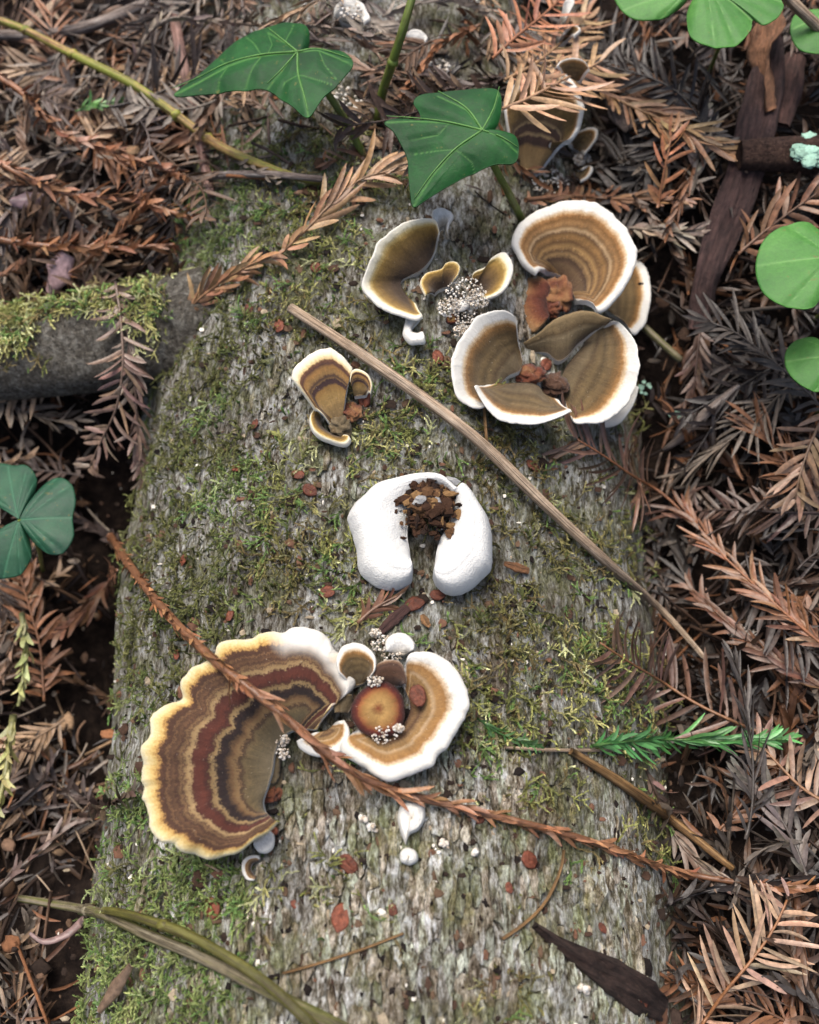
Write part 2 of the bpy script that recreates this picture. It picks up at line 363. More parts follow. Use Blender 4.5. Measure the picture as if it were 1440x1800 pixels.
M['cap_brown'] = m_cap('brown_cap_white_margin', [(0, C(84, 62, 46)), (.14, C(104, 82, 58)), (.20, C(74, 54, 40)), (.26, C(148, 118, 78)), (.30, C(92, 68, 44)), (.36, C(158, 124, 78)), (.41, C(104, 76, 46)), (.48, C(136, 102, 60)),
    (.53, C(98, 72, 44)), (.57, C(168, 140, 104)), (.61, C(120, 90, 56)), (.66, C(150, 112, 70)), (.71, C(128, 92, 52)), (.76, C(160, 116, 70)), (.80, C(206, 178, 140)), (.845, W_), (1, W_)], .016)
M['cap_olive'] = m_cap('olive_brown_cap_white_margin', [(0, C(82, 68, 50)), (.2, C(104, 90, 66)), (.27, C(82, 66, 44)), (.38, C(108, 90, 60)), (.45, C(86, 70, 44)), (.54, C(112, 92, 60)), (.62, C(98, 78, 48)), (.70, C(116, 86, 48)), (.755, C(152, 112, 66)), (.80, C(216, 190, 152)), (.845, W_), (1, W_)], .018)
M['cap_ochre'] = m_cap('ochre_cap_cream_margin', [(0, C(66, 52, 42)), (.25, C(80, 62, 44)), (.45, C(110, 86, 50)), (.6, C(138, 108, 56)), (.70, C(160, 128, 66)), (.77, C(206, 180, 116)), (.84, C(240, 232, 204)), (1, W_)], .016)
M['cap_zoned'] = m_cap('dark_zoned_cap_cream_margin', [(0, C(140, 116, 82)), (.28, C(156, 126, 76)), (.40, C(132, 100, 54)), (.43, C(58, 38, 36)), (.485, C(52, 34, 34)), (.50, C(104, 80, 50)), (.53, C(60, 42, 36)), (.57, C(120, 92, 54)), (.66, C(132, 98, 54)), (.71, C(70, 44, 36)), (.765, C(96, 64, 44)), (.79, C(198, 172, 122)), (.87, C(232, 220, 186)), (1, C(246, 240, 222))], .016)
M['cap_rosette'] = m_cap('tan_cap_wide_white_margin', [(0, C(70, 44, 34)), (.12, C(120, 92, 60)), (.2, C(84, 60, 42)), (.28, C(134, 106, 70)), (.36, C(140, 108, 66)), (.41, C(172, 146, 112)), (.47, C(150, 114, 70)), (.6, C(150, 110, 64)), (.67, C(206, 182, 150)), (.74, W_), (1, W_)], .02)
M['cap_stalked'] = m_cap('olive_cap_with_dark_base_rings', [(0, C(146, 120, 82)), (.2, C(128, 102, 66)), (.235, C(60, 44, 38)), (.29, C(70, 50, 42)), (.31, C(142, 120, 88)), (.34, C(66, 48, 40)), (.40, C(60, 44, 38)), (.42, C(124, 106, 78)), (.45, C(74, 58, 42)), (.55, C(90, 72, 40)), (.74, C(100, 78, 42)), (.79, C(128, 92, 54)), (.84, C(206, 180, 146)), (.87, W_), (1, W_)], .012)
M['cap_fold'] = m_cap('brown_folded_cap', [(0, C(84, 70, 52)), (.3, C(100, 86, 62)), (.5, C(112, 98, 74)), (.6, C(88, 72, 48)), (.8, C(120, 102, 72)), (1, C(134, 114, 82))], .03)
M['cap_orange'] = m_cap('orange_brown_base', [(0, C(64, 32, 24)), (.3, C(98, 50, 34)), (.5, C(122, 74, 48)), (.7, C(144, 102, 66)), (1, C(164, 130, 90))], .08)
M['cap_button'] = m_cap('button_cap', [(0, C(120, 56, 32)), (.1, C(130, 88, 50)), (.3, C(164, 130, 78)), (.55, C(150, 112, 64)), (.72, C(132, 80, 46)), (.80, C(92, 38, 28)), (.94, C(56, 24, 20)), (1, C(50, 24, 20))], .07)
M['cap_dark'] = m_cap('dark_brown_cap', [(0, C(60, 40, 32)), (.5, C(84, 58, 42)), (.8, C(66, 46, 36)), (.92, C(120, 92, 70)), (1, C(180, 160, 140))], .05)
M['cap_white'] = m_cap('white_cap', [(0, C(226, 216, 198)), (.4, C(238, 236, 230)), (1, W_)], .02)

# ------------------------------------------------------------------ ground and log
def build_ground():
    g = np.sinh(np.linspace(-1, 1, 300) * 6.5) / math.sinh(6.5) * 2500
    fine = np.arange(-30, 34.01, .3); ax = np.unique(np.round(np.concatenate([fine, g[np.abs(g) > 36]]), 4))
    X, Y = np.meshgrid(ax, ax); Z = ground_z(X, Y) - 1.0 - .5 * sst(4, 9, X) * (np.hypot(X, Y) < 60) + .12 * fbm(X * 2.4, Y * 2.4, 40, 3) * (np.hypot(X, Y) < 60)
    o = obj('ground', fast('ground', np.stack([X, Y, Z], -1).reshape(-1, 3), grid_faces(len(ax), len(ax))), M['soil'])
    tag(o, 'dark forest soil under the dry conifer litter', kind='structure')
build_ground()
LOGLOC = np.array([LX, -16.0, -3.5])
LOG = thing('fallen_log', 'mossy fallen log with flaking grey bark carrying the bracket fungi', 'log', LOGLOC)
def log_pt(phi, y, lift=0):
    r = log_r(phi, y) + lift
    return np.stack([LX + r * np.sin(phi), y, LZ + r * np.cos(phi)], -1)
def build_log():
    ph = np.linspace(-1.95, 1.95, 330)
    ys = np.concatenate([np.linspace(-60, -17, 30, endpoint=False), np.linspace(-17, 24, 470), np.linspace(25, 46, 14)])
    P, Y = np.meshgrid(ph, ys)
    u = P * LR
    rid = .10 * fbm(u * 1.5, Y * .6, 31, 4) + .16 * (.5 - np.abs(vn(u * 2.4 + .6 * vn(u, Y, 3), Y * .7, 33))) * (vn(u * .8, Y * .5, 37) > -.4) + .06 * fbm(u * 5, Y * 2.2, 35, 3)
    V = log_pt(P, Y, rid - .08).reshape(-1, 3)
    part('heartwood', V, grid_faces(len(ys), len(ph)), M['logbase'], LOG)
build_log()

# moss cover and bare bark, in terms of where the patches lie on the log
MOSSY = [(600, 260, 70, .8), (520, 350, 90, .8), (700, 330, 50, .6), (430, 300, 110, 1.0), (400, 420, 120, .9), (330, 600, 120, .8), (560, 520, 130, .7), (420, 620, 110, .8), (330, 760, 120, 1.0), (280, 900, 110, 1.1), (430, 870, 120, .9), (300, 1040, 120, 1.1), (480, 960, 130, .9),
         (230, 1180, 90, 1.0), (560, 960, 70, .8), (680, 740, 110, .9), (740, 670, 80, .9), (620, 610, 70, .6), (920, 760, 100, .8), (880, 830, 80, .9), (960, 930, 110, .7), (1060, 1000, 110, .7), (900, 1090, 130, .8), (1000, 1170, 150, .8),
         (1080, 1250, 120, .7), (880, 1260, 90, .9), (700, 870, 80, .5), (350, 1560, 80, .9), (200, 1690, 150, 1.25), (130, 1640, 90, 1), (330, 1760, 110, .8), (620, 1030, 90, .6), (1150, 900, 80, .7), (1150, 1130, 100, .6), (240, 1400, 60, .9), (700, 1590, 60, .35), (1080, 700, 80, .7), (960, 1400, 80, .4), (1190, 1450, 80, .7), (900, 1740, 60, .35), (1130, 780, 70, .6)]
def moss_d(px, py):
    r = np.zeros(np.shape(px))
    for x, y, s, w in MOSSY: r = np.maximum(r, w * np.exp(-((px - x) ** 2 + (py - y) ** 2) / (s * s)))
    return r * np.interp(px, [250, 520, 760, 1000, 1250], [1.15, 1.0, .85, .78, .8])
def build_plates():
    du, dy = .23, .62; nu, ny = 70, 54; u0, y0 = -7.8, -15.5
    I, J = np.meshgrid(np.arange(nu), np.arange(ny), indexing='ij')
    sx = u0 + (I + .5 * (J % 2) + RNG.uniform(-.75, .75, I.shape)) * du; sy = y0 + (J + RNG.uniform(-.75, .75, I.shape)) * dy
    asp = du / dy; cells = []
    pals = [(196, 200, 200), (178, 180, 178), (204, 200, 190), (180, 166, 140), (150, 134, 116), (186, 188, 180), (196, 184, 158), (126, 110, 96), (172, 172, 156)]
    for i in range(2, nu - 2):
        for j in range(2, ny - 2):
            x, y = sx[i, j], sy[i, j]
            p = log_pt(np.array(x / LR), np.array(y)); qx, qy = project(p)
            if not (-60 < qx < 1500 and -40 < qy < 1880): continue
            if p[2] < ground_z(p[0], p[1]) + .1: continue
            m = float(moss_d(qx, qy)); nn = float(fbm(x * .35, y * .22, 51, 3)); low = float(sst(1150, 1500, qy))
            if nn * .9 + low * .75 - m * .75 + RNG.uniform(-.5, .5) < .16: continue
            poly = [(x - du * 1.2, y - dy * 1.2), (x + du * 1.2, y - dy * 1.2), (x + du * 1.2, y + dy * 1.2), (x - du * 1.2, y + dy * 1.2)]
            for a in range(-2, 3):
                for b in range(-2, 3):
                    if a == 0 and b == 0: continue
                    ox, oy = sx[i + a, j + b], sy[i + a, j + b]; nx_, ny_ = ox - x, (oy - y) * asp * asp
                    c = nx_ * (x + ox) / 2 + ny_ * (y + oy) / 2; out = []
                    for k in range(len(poly)):
                        A, B = poly[k], poly[(k + 1) % len(poly)]; da = A[0] * nx_ + A[1] * ny_ - c; db = B[0] * nx_ + B[1] * ny_ - c
                        if da <= 0: out.append(A)
                        if da * db < 0: f = da / (da - db); out.append((A[0] + f * (B[0] - A[0]), A[1] + f * (B[1] - A[1])))
                    poly = out
                    if len(poly) < 3: break
                if len(poly) < 3: break
            if len(poly) < 3: continue
            P2 = []
            for k in range(len(poly)):                              # ragged outline
                A = np.array(poly[k]); B = np.array(poly[(k + 1) % len(poly)]); P2.append(A)
                if np.linalg.norm(B - A) > .15: P2 += [A + (B - A) * q + RNG.normal(0, .035, 2) for q in ((.33, .67) if np.linalg.norm(B - A) > .3 else (.5,))]
            P2 = np.array(P2); c = P2.mean(0); area = np.ptp(P2[:, 0]) * np.ptp(P2[:, 1])
            sh = RNG.uniform(.78, 1.12); P2 = c + (P2 - c) * sh * np.array([RNG.uniform(.75, 1.1), RNG.uniform(.85, 1.25)]); tin = c + (P2 - c) * RNG.uniform(.78, .93) + RNG.normal(0, .01, P2.shape)
            h = RNG.uniform(.0, .06) * (.6 + .4 * low) ; n = len(P2); tilt = RNG.normal(0, .10, 2)
            tl = lambda Q: (Q - c) @ tilt
            v0 = log_pt(P2[:, 0] / LR, P2[:, 1], -.12); v1 = log_pt(P2[:, 0] / LR, P2[:, 1], h * .55 + tl(P2) * .6); v2 = log_pt(tin[:, 0] / LR, tin[:, 1], h + tl(tin) + RNG.normal(0, .012, n))
            v3 = log_pt(np.array([c[0] / LR]), np.array([c[1]]), h + .01)
            V = np.vstack([v0, v1, v2, v3]); F = []
            for k in range(n):
                k2 = (k + 1) % n; F += [[k, k2, n + k2], [k, n + k2, n + k], [n + k, n + k2, 2 * n + k2], [n + k, 2 * n + k2, 2 * n + k], [2 * n + k, 2 * n + k2, 3 * n]]
            k = np.array([[1, 1, 1], [1.1, 1.1, 1.12], [1.05, .97, .84], [.9, .8, .7], [.95, 1.0, .88]][int(RNG.integers(5))]) * RNG.uniform(.72, 1.22) * (1 + .45 * low)
            cells.append((area * (2.2 if qy > 1250 else .6 + low), V, F, k))
    cells.sort(key=lambda q: -q[0])
    for a, V, F, k in cells[:300]:
        o = part('bark_plate', V, np.array(F), M['plate'], LOG, {'Col': np.tile(k, (len(V), 1))}, smooth=False)
    Vs, Fs, Cs, o = [], [], [], 0
    for a, V, F, k in cells[300:]: Vs.append(V); Fs.append(np.array(F) + o); Cs.append(np.tile(k, (len(V), 1))); o += len(V)
    if Vs: part('small_bark_plates', np.vstack(Vs), np.vstack(Fs), M['plate'], LOG, {'Col': np.vstack(Cs)}, 'stuff', False)
build_plates()

# ------------------------------------------------------------------ bracket fungi
def vnorm(V, F):
    a = V[F[:, 2]] - V[F[:, 0]]; b = V[F[:, 3]] - V[F[:, 1]]; n = np.cross(a, b); N = np.zeros_like(V)
    for k in range(4): np.add.at(N, F[:, k], n)
    return N / (np.linalg.norm(N, axis=1, keepdims=True) + 1e-12)
def Z(off, sc, pts): return [(off[0] + x / sc, off[1] + y / sc) for x, y in pts]
def bracket(label, outer, inner, mat, zin=.3, zout=1.0, bulge=.15, thick=.32, droop=.10, ruff=.05, wrap=(0, 0), seed=0, n=180, m=56, rim=.86, name='bracket_fungus',
            group='bracket fungi on the log', white=None, top='cap', tscale=1.0, scallop=.012, base_z=None, closed=False):
    """a cap lofted from its line of attachment (inner) to its margin (outer): cap, margin and pore surface"""
    O = spline(outer, n); I = spline(inner, n); thick = thick * (.72 if top == 'cap' else 1); ruff = ruff * 1.35; scallop = scallop * 1.3
    c2 = I.mean(0); c3 = at_surf(c2[0], c2[1], 0.0); z0 = c3[2] if base_z is None else base_z
    zo = np.interp(np.linspace(0, 1, n), np.linspace(0, 1, len(zout)), zout) if np.ndim(zout) else np.full(n, zout)
    a = np.linspace(0, 1, n); O3 = at_z(O[:, 0], O[:, 1], z0 + zo); I3 = at_z(I[:, 0], I[:, 1], np.full(n, z0 + zin))
    per = np.linalg.norm(np.diff(O3, axis=0), axis=1).sum(); rad = np.linalg.norm(O3 - I3, axis=1).mean()
    O3 = O3 + (O3 - I3) * (scallop * fbm(a * per * 1.1, a * 0 + seed, 70 + seed, 2) + scallop * .8 * vn(a * per * 3.3, a * 0, 90 + seed) + .006 * vn(a * per * 11, a * 0, 95 + seed))[:, None]
    s = 1 - (1 - np.linspace(0, 1, m)) ** 1.5 * .999; s[0] = 0; SG, AG = np.meshgrid(s, a, indexing='ij')
    P = I3[None] + (O3 - I3)[None] * SG[..., None]
    z = bulge * np.sin(math.pi * SG ** .9) + ruff * SG ** 2 * (fbm(AG * per * .75, SG * .7, 100 + seed, 3) * 1.5 + .6 * np.sin(AG * per * 2.1 + seed))
    tt = SG + .03 * fbm(AG * per * .9, SG * 1.2, 120 + seed, 3)
    z = z + .028 * fbm(tt * 9 + seed, tt * 0 + .5, 140 + seed, 2) * np.clip(SG * (1 - SG) * 5, 0, 1) + .010 * fbm(AG * per * 4, SG * 5, 130 + seed, 2)
    z = z - droop * np.clip((SG - .82) / .18, 0, 1) ** 2
    er = thick * .5; e = np.clip((SG - (1 - er / max(rad, .4))) / (er / max(rad, .4)), 0, 1)
    lx = AG * per; de = np.minimum(lx, per - lx) / er if not closed else np.full_like(AG, 9); ee = np.clip(1 - de, 0, 1)
    q = np.clip(np.sqrt(np.clip(e, 0, 1) ** 2 + ee ** 2), 0, 1); rnd = np.sqrt(np.maximum(1 - q ** 2, 0))
    th = thick * (1 - .35 * SG) * rnd + .015
    top_ = P.copy(); top_[..., 2] += z - (1 - rnd) * thick * .3
    bot = top_.copy(); bot[..., 2] -= th
    bot[..., :2] -= ((O3 - I3)[None] * (.03 * SG ** 3)[..., None])[..., :2]
    T = np.clip(tt * tscale, 0, 1); T = np.where(SG > .93, np.maximum(T, SG * tscale), T)
    for w, dd in ((wrap[0], lx), (wrap[1], per - lx)):
        if w: T = np.maximum(T, 1 - .3 * np.clip(dd * (.25 + .75 * SG) / w, 0, 9)) if w > 0 else T
    T = np.clip(T, 0, 1)
    wh = np.zeros_like(T)
    if white is not None:
        px, py = project(top_); 
        for (x, y, r) in white: wh = np.maximum(wh, np.clip(1.6 - np.hypot(px - x, py - y) / r, 0, 1) * sst(.66, .84, T))
    Va = np.concatenate([top_.reshape(-1, 3), bot.reshape(-1, 3)]); N0 = n * m
    Ft = grid_faces(m, n); Ft = Ft[:, ::-1] if np.cross(top_[m // 2, n // 2 + 1] - top_[m // 2, n // 2], top_[m // 2 + 1, n // 2] - top_[m // 2, n // 2])[2] < 0 else Ft
    Fb = Ft[:, ::-1] + N0
    flip = Ft[0, 0] != 0
    j = np.arange(n - 1); r0 = (m - 1) * n
    edge = np.stack([r0 + j, r0 + j + 1, N0 + r0 + j + 1, N0 + r0 + j], -1)
    k = np.arange(m - 1) * n
    e0 = np.stack([k, k + n, N0 + k + n, N0 + k], -1); e1 = np.stack([k + n - 1, N0 + k + n - 1, N0 + k + 2 * n - 1, k + 2 * n - 1], -1)
    if flip: pass
    else: edge = edge[:, ::-1]; e0 = e0[:, ::-1]; e1 = e1[:, ::-1]
    edge, e0, e1 = edge[:, ::-1], e0[:, ::-1], e1[:, ::-1]
    inn = np.stack([j, j + 1, N0 + j + 1, N0 + j], -1); inn = inn if not flip else inn[:, ::-1]
    All = np.vstack([Ft, Fb, edge, e0, e1, inn]); NV = vnorm(Va, All)
    base = np.array([c3[0], c3[1], z0])
    t = thing(name, label, 'fungus', base, group)
    Tf = np.tile(T.ravel(), 2); Wf = np.concatenate([wh.ravel(), np.zeros(N0)]); Uf = np.tile((AG * per).ravel(), 2)
    def piece(nm, F, mt):
        if len(F) == 0: return
        u, inv = np.unique(F, return_inverse=True)
        return part(nm, Va[u], inv.reshape(F.shape), mt, t, {'t': Tf[u], 'white': Wf[u], 'u': Uf[u]}, normals=NV[u])
    isrim = s[np.minimum(Ft.min(1) // n, m - 1)] >= rim
    if top == 'cap':
        cp = piece('cap', Ft[~isrim], mat); mg = piece('margin', np.vstack([Ft[isrim], edge, e0, e1]), mat); mg.parent = cp; piece('pore_surface', np.vstack([Fb, inn]), M['pore'])
    else:
        piece('pore_surface', Ft, M['pore']); piece('margin', edge, M['pore']); piece('cap', np.vstack([Fb, e0, e1, inn]), M['pore'])
    return t, base
def lump_geo(c, r, seed, sq=(1, 1, .7), amp=.3, nu=22, nv=14, f=1.6):
    u = np.linspace(0, 2 * math.pi, nu, endpoint=False); v = np.linspace(.02, math.pi - .02, nv); Vv, U = np.meshgrid(v, u, indexing='ij')
    dx, dy, dz = np.sin(Vv) * np.cos(U), np.sin(Vv) * np.sin(U), np.cos(Vv)
    rr = r * (1 + amp * fbm(dx * f + seed, dy * f + dz * f * 1.3, seed, 3))
    return np.stack([c[0] + rr * dx * sq[0], c[1] + rr * dy * sq[1], c[2] + rr * dz * sq[2]], -1).reshape(-1, 3), grid_faces(nv, nu, True)[:, ::-1]
def base_knob(t, px, py, r, h, seed, mat='cap_orange', sq=(1, 1, .6)):
    p = at_surf(px, py, h); V, F = lump_geo(p, r, seed, sq, .6, 40, 26, 2.6)
    return part('base', V, F, M[mat], t, {'t': np.clip(.5 + .5 * fbm(V[:, 0] * 3, V[:, 1] * 3, seed, 3), 0, 1), 'white': np.zeros(len(V)), 'u': V[:, 0]})
A = lambda pts: Z((230, 1080), 2.3226, pts)
B_ = lambda pts: Z((620, 340), 2.6667, pts)
D_ = lambda pts: Z((480, 580), 3.4286, pts)
E_ = lambda pts: Z((860, 0), 5.295, pts)

f1, b1 = bracket('large fan of red-brown banded bracket fungus with cream yellow scalloped margin',
    A([(600, 850), (560, 892), (500, 930), (440, 972), (380, 985), (310, 1000), (240, 980), (180, 945), (120, 920), (75, 870), (60, 800), (30, 740), (25, 680), (50, 600), (43, 540), (75, 480), (72, 420), (110, 380), (165, 350), (192, 320), (190, 260), (240, 215), (290, 195), (338, 165), (345, 120), (380, 100), (450, 92), (520, 76), (600, 66), (645, 40), (700, 32), (760, 55), (805, 90), (830, 140), (865, 170), (890, 220), (912, 270), (900, 305), (870, 322), (835, 335)]),
    A([(545, 800), (540, 760), (560, 700), (580, 630), (590, 560), (620, 500), (680, 470), (760, 470)]), M['cap_banded'], .55, [1.15, 1.0, .9, .9, 1.0, 1.25, 1.3, 1.2, 1.1], .25, .34, .14, .16, (0, .25), 1, 300, 80, .86,
    white=[(A([(700, 60)])[0][0], A([(700, 60)])[0][1], 42), (A([(800, 100)])[0][0], A([(800, 100)])[0][1], 40), (A([(880, 270)])[0][0], A([(880, 270)])[0][1], 40)], scallop=.02)
base_knob(f1, *A([(520, 640)])[0], .55, .25, 3, 'cap_fold', (1, 1, .5)); base_knob(f1, *A([(560, 720)])[0], .38, .12, 4, 'cap_orange', (1, .8, .5))
f2, b2 = bracket('round tan bracket fungus with broad white margin curling round a button',
    A([(1120, 200), (1140, 158), (1200, 145), (1270, 165), (1340, 200), (1385, 270), (1390, 340), (1370, 430), (1320, 515), (1250, 585), (1180, 635), (1090, 672), (1000, 660), (930, 620), (880, 580), (850, 545), (862, 512), (905, 490)]),
    A([(1105, 285), (1125, 320), (1140, 370), (1130, 420), (1090, 465), (1040, 485), (985, 480), (945, 455)]), M['cap_rosette'], .35, [.9, 1.0, 1.0, .9, .75, .7], .1, .34, .12, .08, (.15, .2), 2, 220, 60, .8, scallop=.05)
def button(label, px, py, rx, rz, h, mat='cap_button', seed=0):
    p = at_surf(px, py, 0.0); t = thing('bracket_fungus', label, 'fungus', p, 'bracket fungi on the log')
    n, m = 44, 14; a = np.linspace(0, 2 * math.pi, n, endpoint=False); s = np.linspace(.01, 1, m); SG, AG = np.meshgrid(s, a, indexing='ij')
    r = rx * SG * (1 + .24 * fbm(np.cos(AG) * 1.3 + seed, np.sin(AG) * 1.3, seed, 3)); c = at_z(px, py, p[2] + h)
    V = np.stack([c[0] + r * np.cos(AG), c[1] + r * np.sin(AG), c[2] + rz * np.sqrt(np.maximum(1 - SG ** 3.2, 0)) + .05 * fbm(SG * 4 * np.cos(AG), SG * 4 * np.sin(AG), seed + 4, 3)], -1)
    part('cap', V.reshape(-1, 3), grid_faces(m, n, True), M[mat], t, {'t': SG.ravel(), 'white': np.zeros(n * m), 'u': (AG * rx).ravel()})
    tube('stalk', spline([p - [0, 0, .2], c - [0, 0, .1]], 5), rx * .5, M['cap_dark'], t, 14, .1, seed); return t
button('flat yellow-brown fungus button ringed with dark red', *A([(1012, 388)])[0], .68, .10, .62, 'cap_button', 3)
SMALLB = 'bracket fungi on the log'
bracket('small white-edged lobe wedged between the banded fan and the button', A([(845, 235), (838, 180), (862, 130), (905, 112), (955, 125), (995, 165), (1000, 215), (985, 245)]), A([(905, 300), (920, 292), (945, 285), (965, 270)]), M['cap_olive'], .25, .95, .12, .3, .08, .05, (.12, .12), 3, 90, 36)
bracket('dark brown lobe dusted white directly behind the yellow-brown button', A([(985, 262), (1000, 205), (1050, 180), (1100, 190), (1125, 250), (1125, 285)]), A([(1010, 295), (1040, 292), (1075, 292), (1105, 292)]), M['cap_dark'], .4, .75, .15, .25, .05, .05, (0, 0), 4, 80, 30)
bracket('small pale lobe under the brown scaly twig below the button', A([(676, 515), (690, 548), (735, 575), (790, 582), (850, 568), (888, 525), (892, 470), (872, 430)]), A([(755, 480), (780, 478), (810, 465), (835, 440)]), M['cap_rosette'], .2, .55, .1, .22, .06, .04, (.1, .1), 5, 90, 34)
bracket('tiny mottled brown lobe touching the left rim of the button', A([(830, 400), (828, 350), (860, 322), (900, 325)]), A([(885, 405), (895, 390), (905, 370), (912, 350)]), M['cap_fold'], .3, .55, .08, .2, .04, .03, (0, 0), 6, 60, 24)

# the turned-over white fungus
f3, b3 = bracket('turned-over white bracket fungus, horseshoe shaped, pore side up',
    D_([(845, 1430), (832, 1505), (765, 1545), (680, 1550), (600, 1512), (530, 1450), (505, 1380), (495, 1300), (468, 1210), (445, 1110), (480, 1030), (540, 970), (600, 910), (700, 880), (850, 855), (980, 855), (1050, 888), (1115, 945), (1155, 908), (1205, 950), (1262, 1040), (1312, 1130), (1328, 1250), (1325, 1400), (1260, 1490), (1150, 1570), (1060, 1575), (990, 1530), (963, 1475)]),
    D_([(832, 1400), (825, 1330), (812, 1245), (815, 1165), (825, 1075), (872, 1020), (935, 985), (1010, 985), (1055, 1010), (1072, 1060), (1066, 1125), (1040, 1200), (1010, 1250), (985, 1330), (972, 1430)]), M['cap_white'], .55, .85, .38, .7, .22, .05, (0, 0), 7, 260, 50, top='pore', scallop=.01)
def soil_clump():
    px, py = D_([(950, 1070)])[0]; c = at_surf(px, py, .72); Vs, Fs, Cs, o = [], [], [], 0
    pal = [(60, 40, 28), (92, 66, 44), (40, 28, 22), (130, 100, 66), (150, 150, 150)]
    for k in range(420):
        a, r = RNG.uniform(0, 6.28), abs(RNG.normal(0, .46)); p = c + [r * math.cos(a) * 1.0, r * math.sin(a) * .95, .5 * math.exp(-r * r) * RNG.uniform(.2, 1)]
        V, F = lump_geo(p, RNG.uniform(.03, .11), int(k), (RNG.uniform(.5, 2.4), RNG.uniform(.5, 2.4), .8), .9, 7, 5); Vs.append(V); Fs.append(F + o); o += len(V)
        Cs.append(np.tile(np.array(C(*pal[RNG.choice(5, p=[.35, .25, .25, .1, .05])]))[:3], (len(V), 1)))
    ob = obj('torn_base', fast('torn_base', np.vstack(Vs) - LOC[f3.name], np.vstack(Fs), False, {'Col': np.vstack(Cs)}), M['crumb'], f3, 'stuff')
    ob['label'] = 'torn brown base with soil and wood crumbs'
soil_clump()

# small zoned one beside the straw
f4, b4 = bracket('small dark zoned bracket fungus with cream margin beside the straw', D_([(250, 480), (195, 400), (125, 305), (108, 260), (130, 200), (190, 150), (275, 112), (350, 97), (400, 130), (450, 190), (478, 222), (470, 262), (455, 300)]),
    D_([(340, 570), (350, 560), (375, 545), (400, 540), (420, 530), (425, 510)]), M['cap_zoned'], .3, [.7, .9, 1.0, .9, .8], .28, .26, .08, .07, (.15, .05), 8, 160, 60, .8)
base_knob(f4, *D_([(410, 580)])[0], .3, .25, 9, 'cap_fold'); base_knob(f4, *D_([(480, 500)])[0], .3, .15, 10, 'cap_orange')
bracket('narrow dark ringed lobe joined to the small zoned fungus beside the straw', D_([(462, 300), (470, 245), (500, 222), (545, 232), (580, 262), (598, 320), (590, 378)]), D_([(490, 400), (510, 398), (535, 395), (565, 392)]), M['cap_zoned'], .3, .85, .15, .24, .06, .03, (0, .06), 9, 80, 36, .8)
bracket('curled cream-edged flap below the small zoned fungus', D_([(245, 462), (216, 520), (225, 582), (262, 632), (320, 665), (400, 692), (450, 690), (472, 655), (455, 630)]), D_([(300, 500), (285, 540), (300, 580), (340, 615), (385, 640), (410, 645)]), M['cap_ochre'], .2, .55, .12, .26, .1, .04, (.1, .1), 10, 100, 36, .8)

# the cluster on the upper log
f5, b5 = bracket('large half-round brown bracket fungus with thick white margin, ringed, topmost of the rosette', B_([(862, 366), (805, 325), (765, 265), (748, 220), (765, 150), (792, 115), (825, 88), (880, 50), (950, 25), (1040, 12), (1130, 28), (1200, 60), (1270, 120), (1312, 180), (1336, 250), (1330, 320), (1300, 400), (1250, 470), (1200, 520), (1160, 541), (1138, 515)]),
    B_([(905, 365), (935, 370), (970, 385), (1000, 410), (1020, 440), (1035, 475), (1050, 505)]), M['cap_brown'], .7, [1.5, 1.7, 2.0, 2.1, 2.0, 1.8, 1.6], .16, .36, .12, .07, (.3, .22), 11, 240, 76, .84)
base_knob(f5, *B_([(960, 470)])[0], .5, .35, 11, 'cap_orange', (1, 1.25, .6)); base_knob(f5, *B_([(930, 535)])[0], .32, .3, 12, 'cap_orange')
bracket('brown white-edged bracket tucked under the right edge of the large half-round one', B_([(1330, 300), (1368, 320), (1398, 395), (1403, 480), (1385, 580), (1345, 642), (1315, 652), (1290, 615)]), B_([(1180, 460), (1180, 490), (1185, 520), (1195, 545), (1215, 565)]), M['cap_olive'], .4, [1.1, 1.2, 1.1], .1, .3, .08, .05, (0, .12), 12, 120, 44, .84)
f7, b7 = bracket('brown white-edged cup lobe, nearest the straw in the rosette', B_([(772, 600), (762, 568), (735, 548), (680, 537), (612, 550), (560, 590), (510, 660), (475, 740), (460, 830), (470, 900), (500, 960), (560, 990), (612, 990), (640, 970)]),
    B_([(795, 770), (795, 800), (785, 830), (760, 842), (735, 852), (715, 868), (700, 885)]), M['cap_olive'], .25, [1.7, 1.75, 1.7, 1.6, 1.4, 1.2], -.18, .34, .1, .06, (.14, .0), 13, 180, 60, .84)
f9, b9 = bracket('broad olive-brown bracket with white margin, lowest right of the rosette', B_([(1028, 1045), (1048, 1072), (1110, 1070), (1190, 1050), (1260, 1010), (1310, 950), (1340, 880), (1348, 790), (1335, 700), (1300, 635), (1262, 592), (1222, 583)]),
    B_([(1000, 985), (985, 930), (978, 880), (985, 840), (1010, 795), (1060, 735), (1115, 665), (1130, 645)]), M['cap_olive'], .25, [1.1, 1.3, 1.6, 1.9, 1.9, 1.7], -.15, .34, .1, .06, (.16, .0), 14, 220, 64, .84)
base_knob(f9, *B_([(945, 895)])[0], .38, .2, 13, 'cap_dark'); base_knob(f9, *B_([(830, 850)])[0], .4, .15, 14, 'cap_orange', (1.2, .8, .5))
bracket('narrow curled bracket with white lip at the front of the rosette', B_([(572, 895), (590, 935), (640, 1008), (700, 1052), (780, 1075), (860, 1079), (930, 1062), (985, 1040), (1032, 1012)]), B_([(650, 885), (700, 890), (760, 886), (820, 885), (870, 900), (905, 940), (970, 968)]), M['cap_olive'], .55, [1.75, 1.65, 1.6, 1.6, 1.75], -.12, .3, .1, .05, (.1, .1), 15, 160, 46, .8)
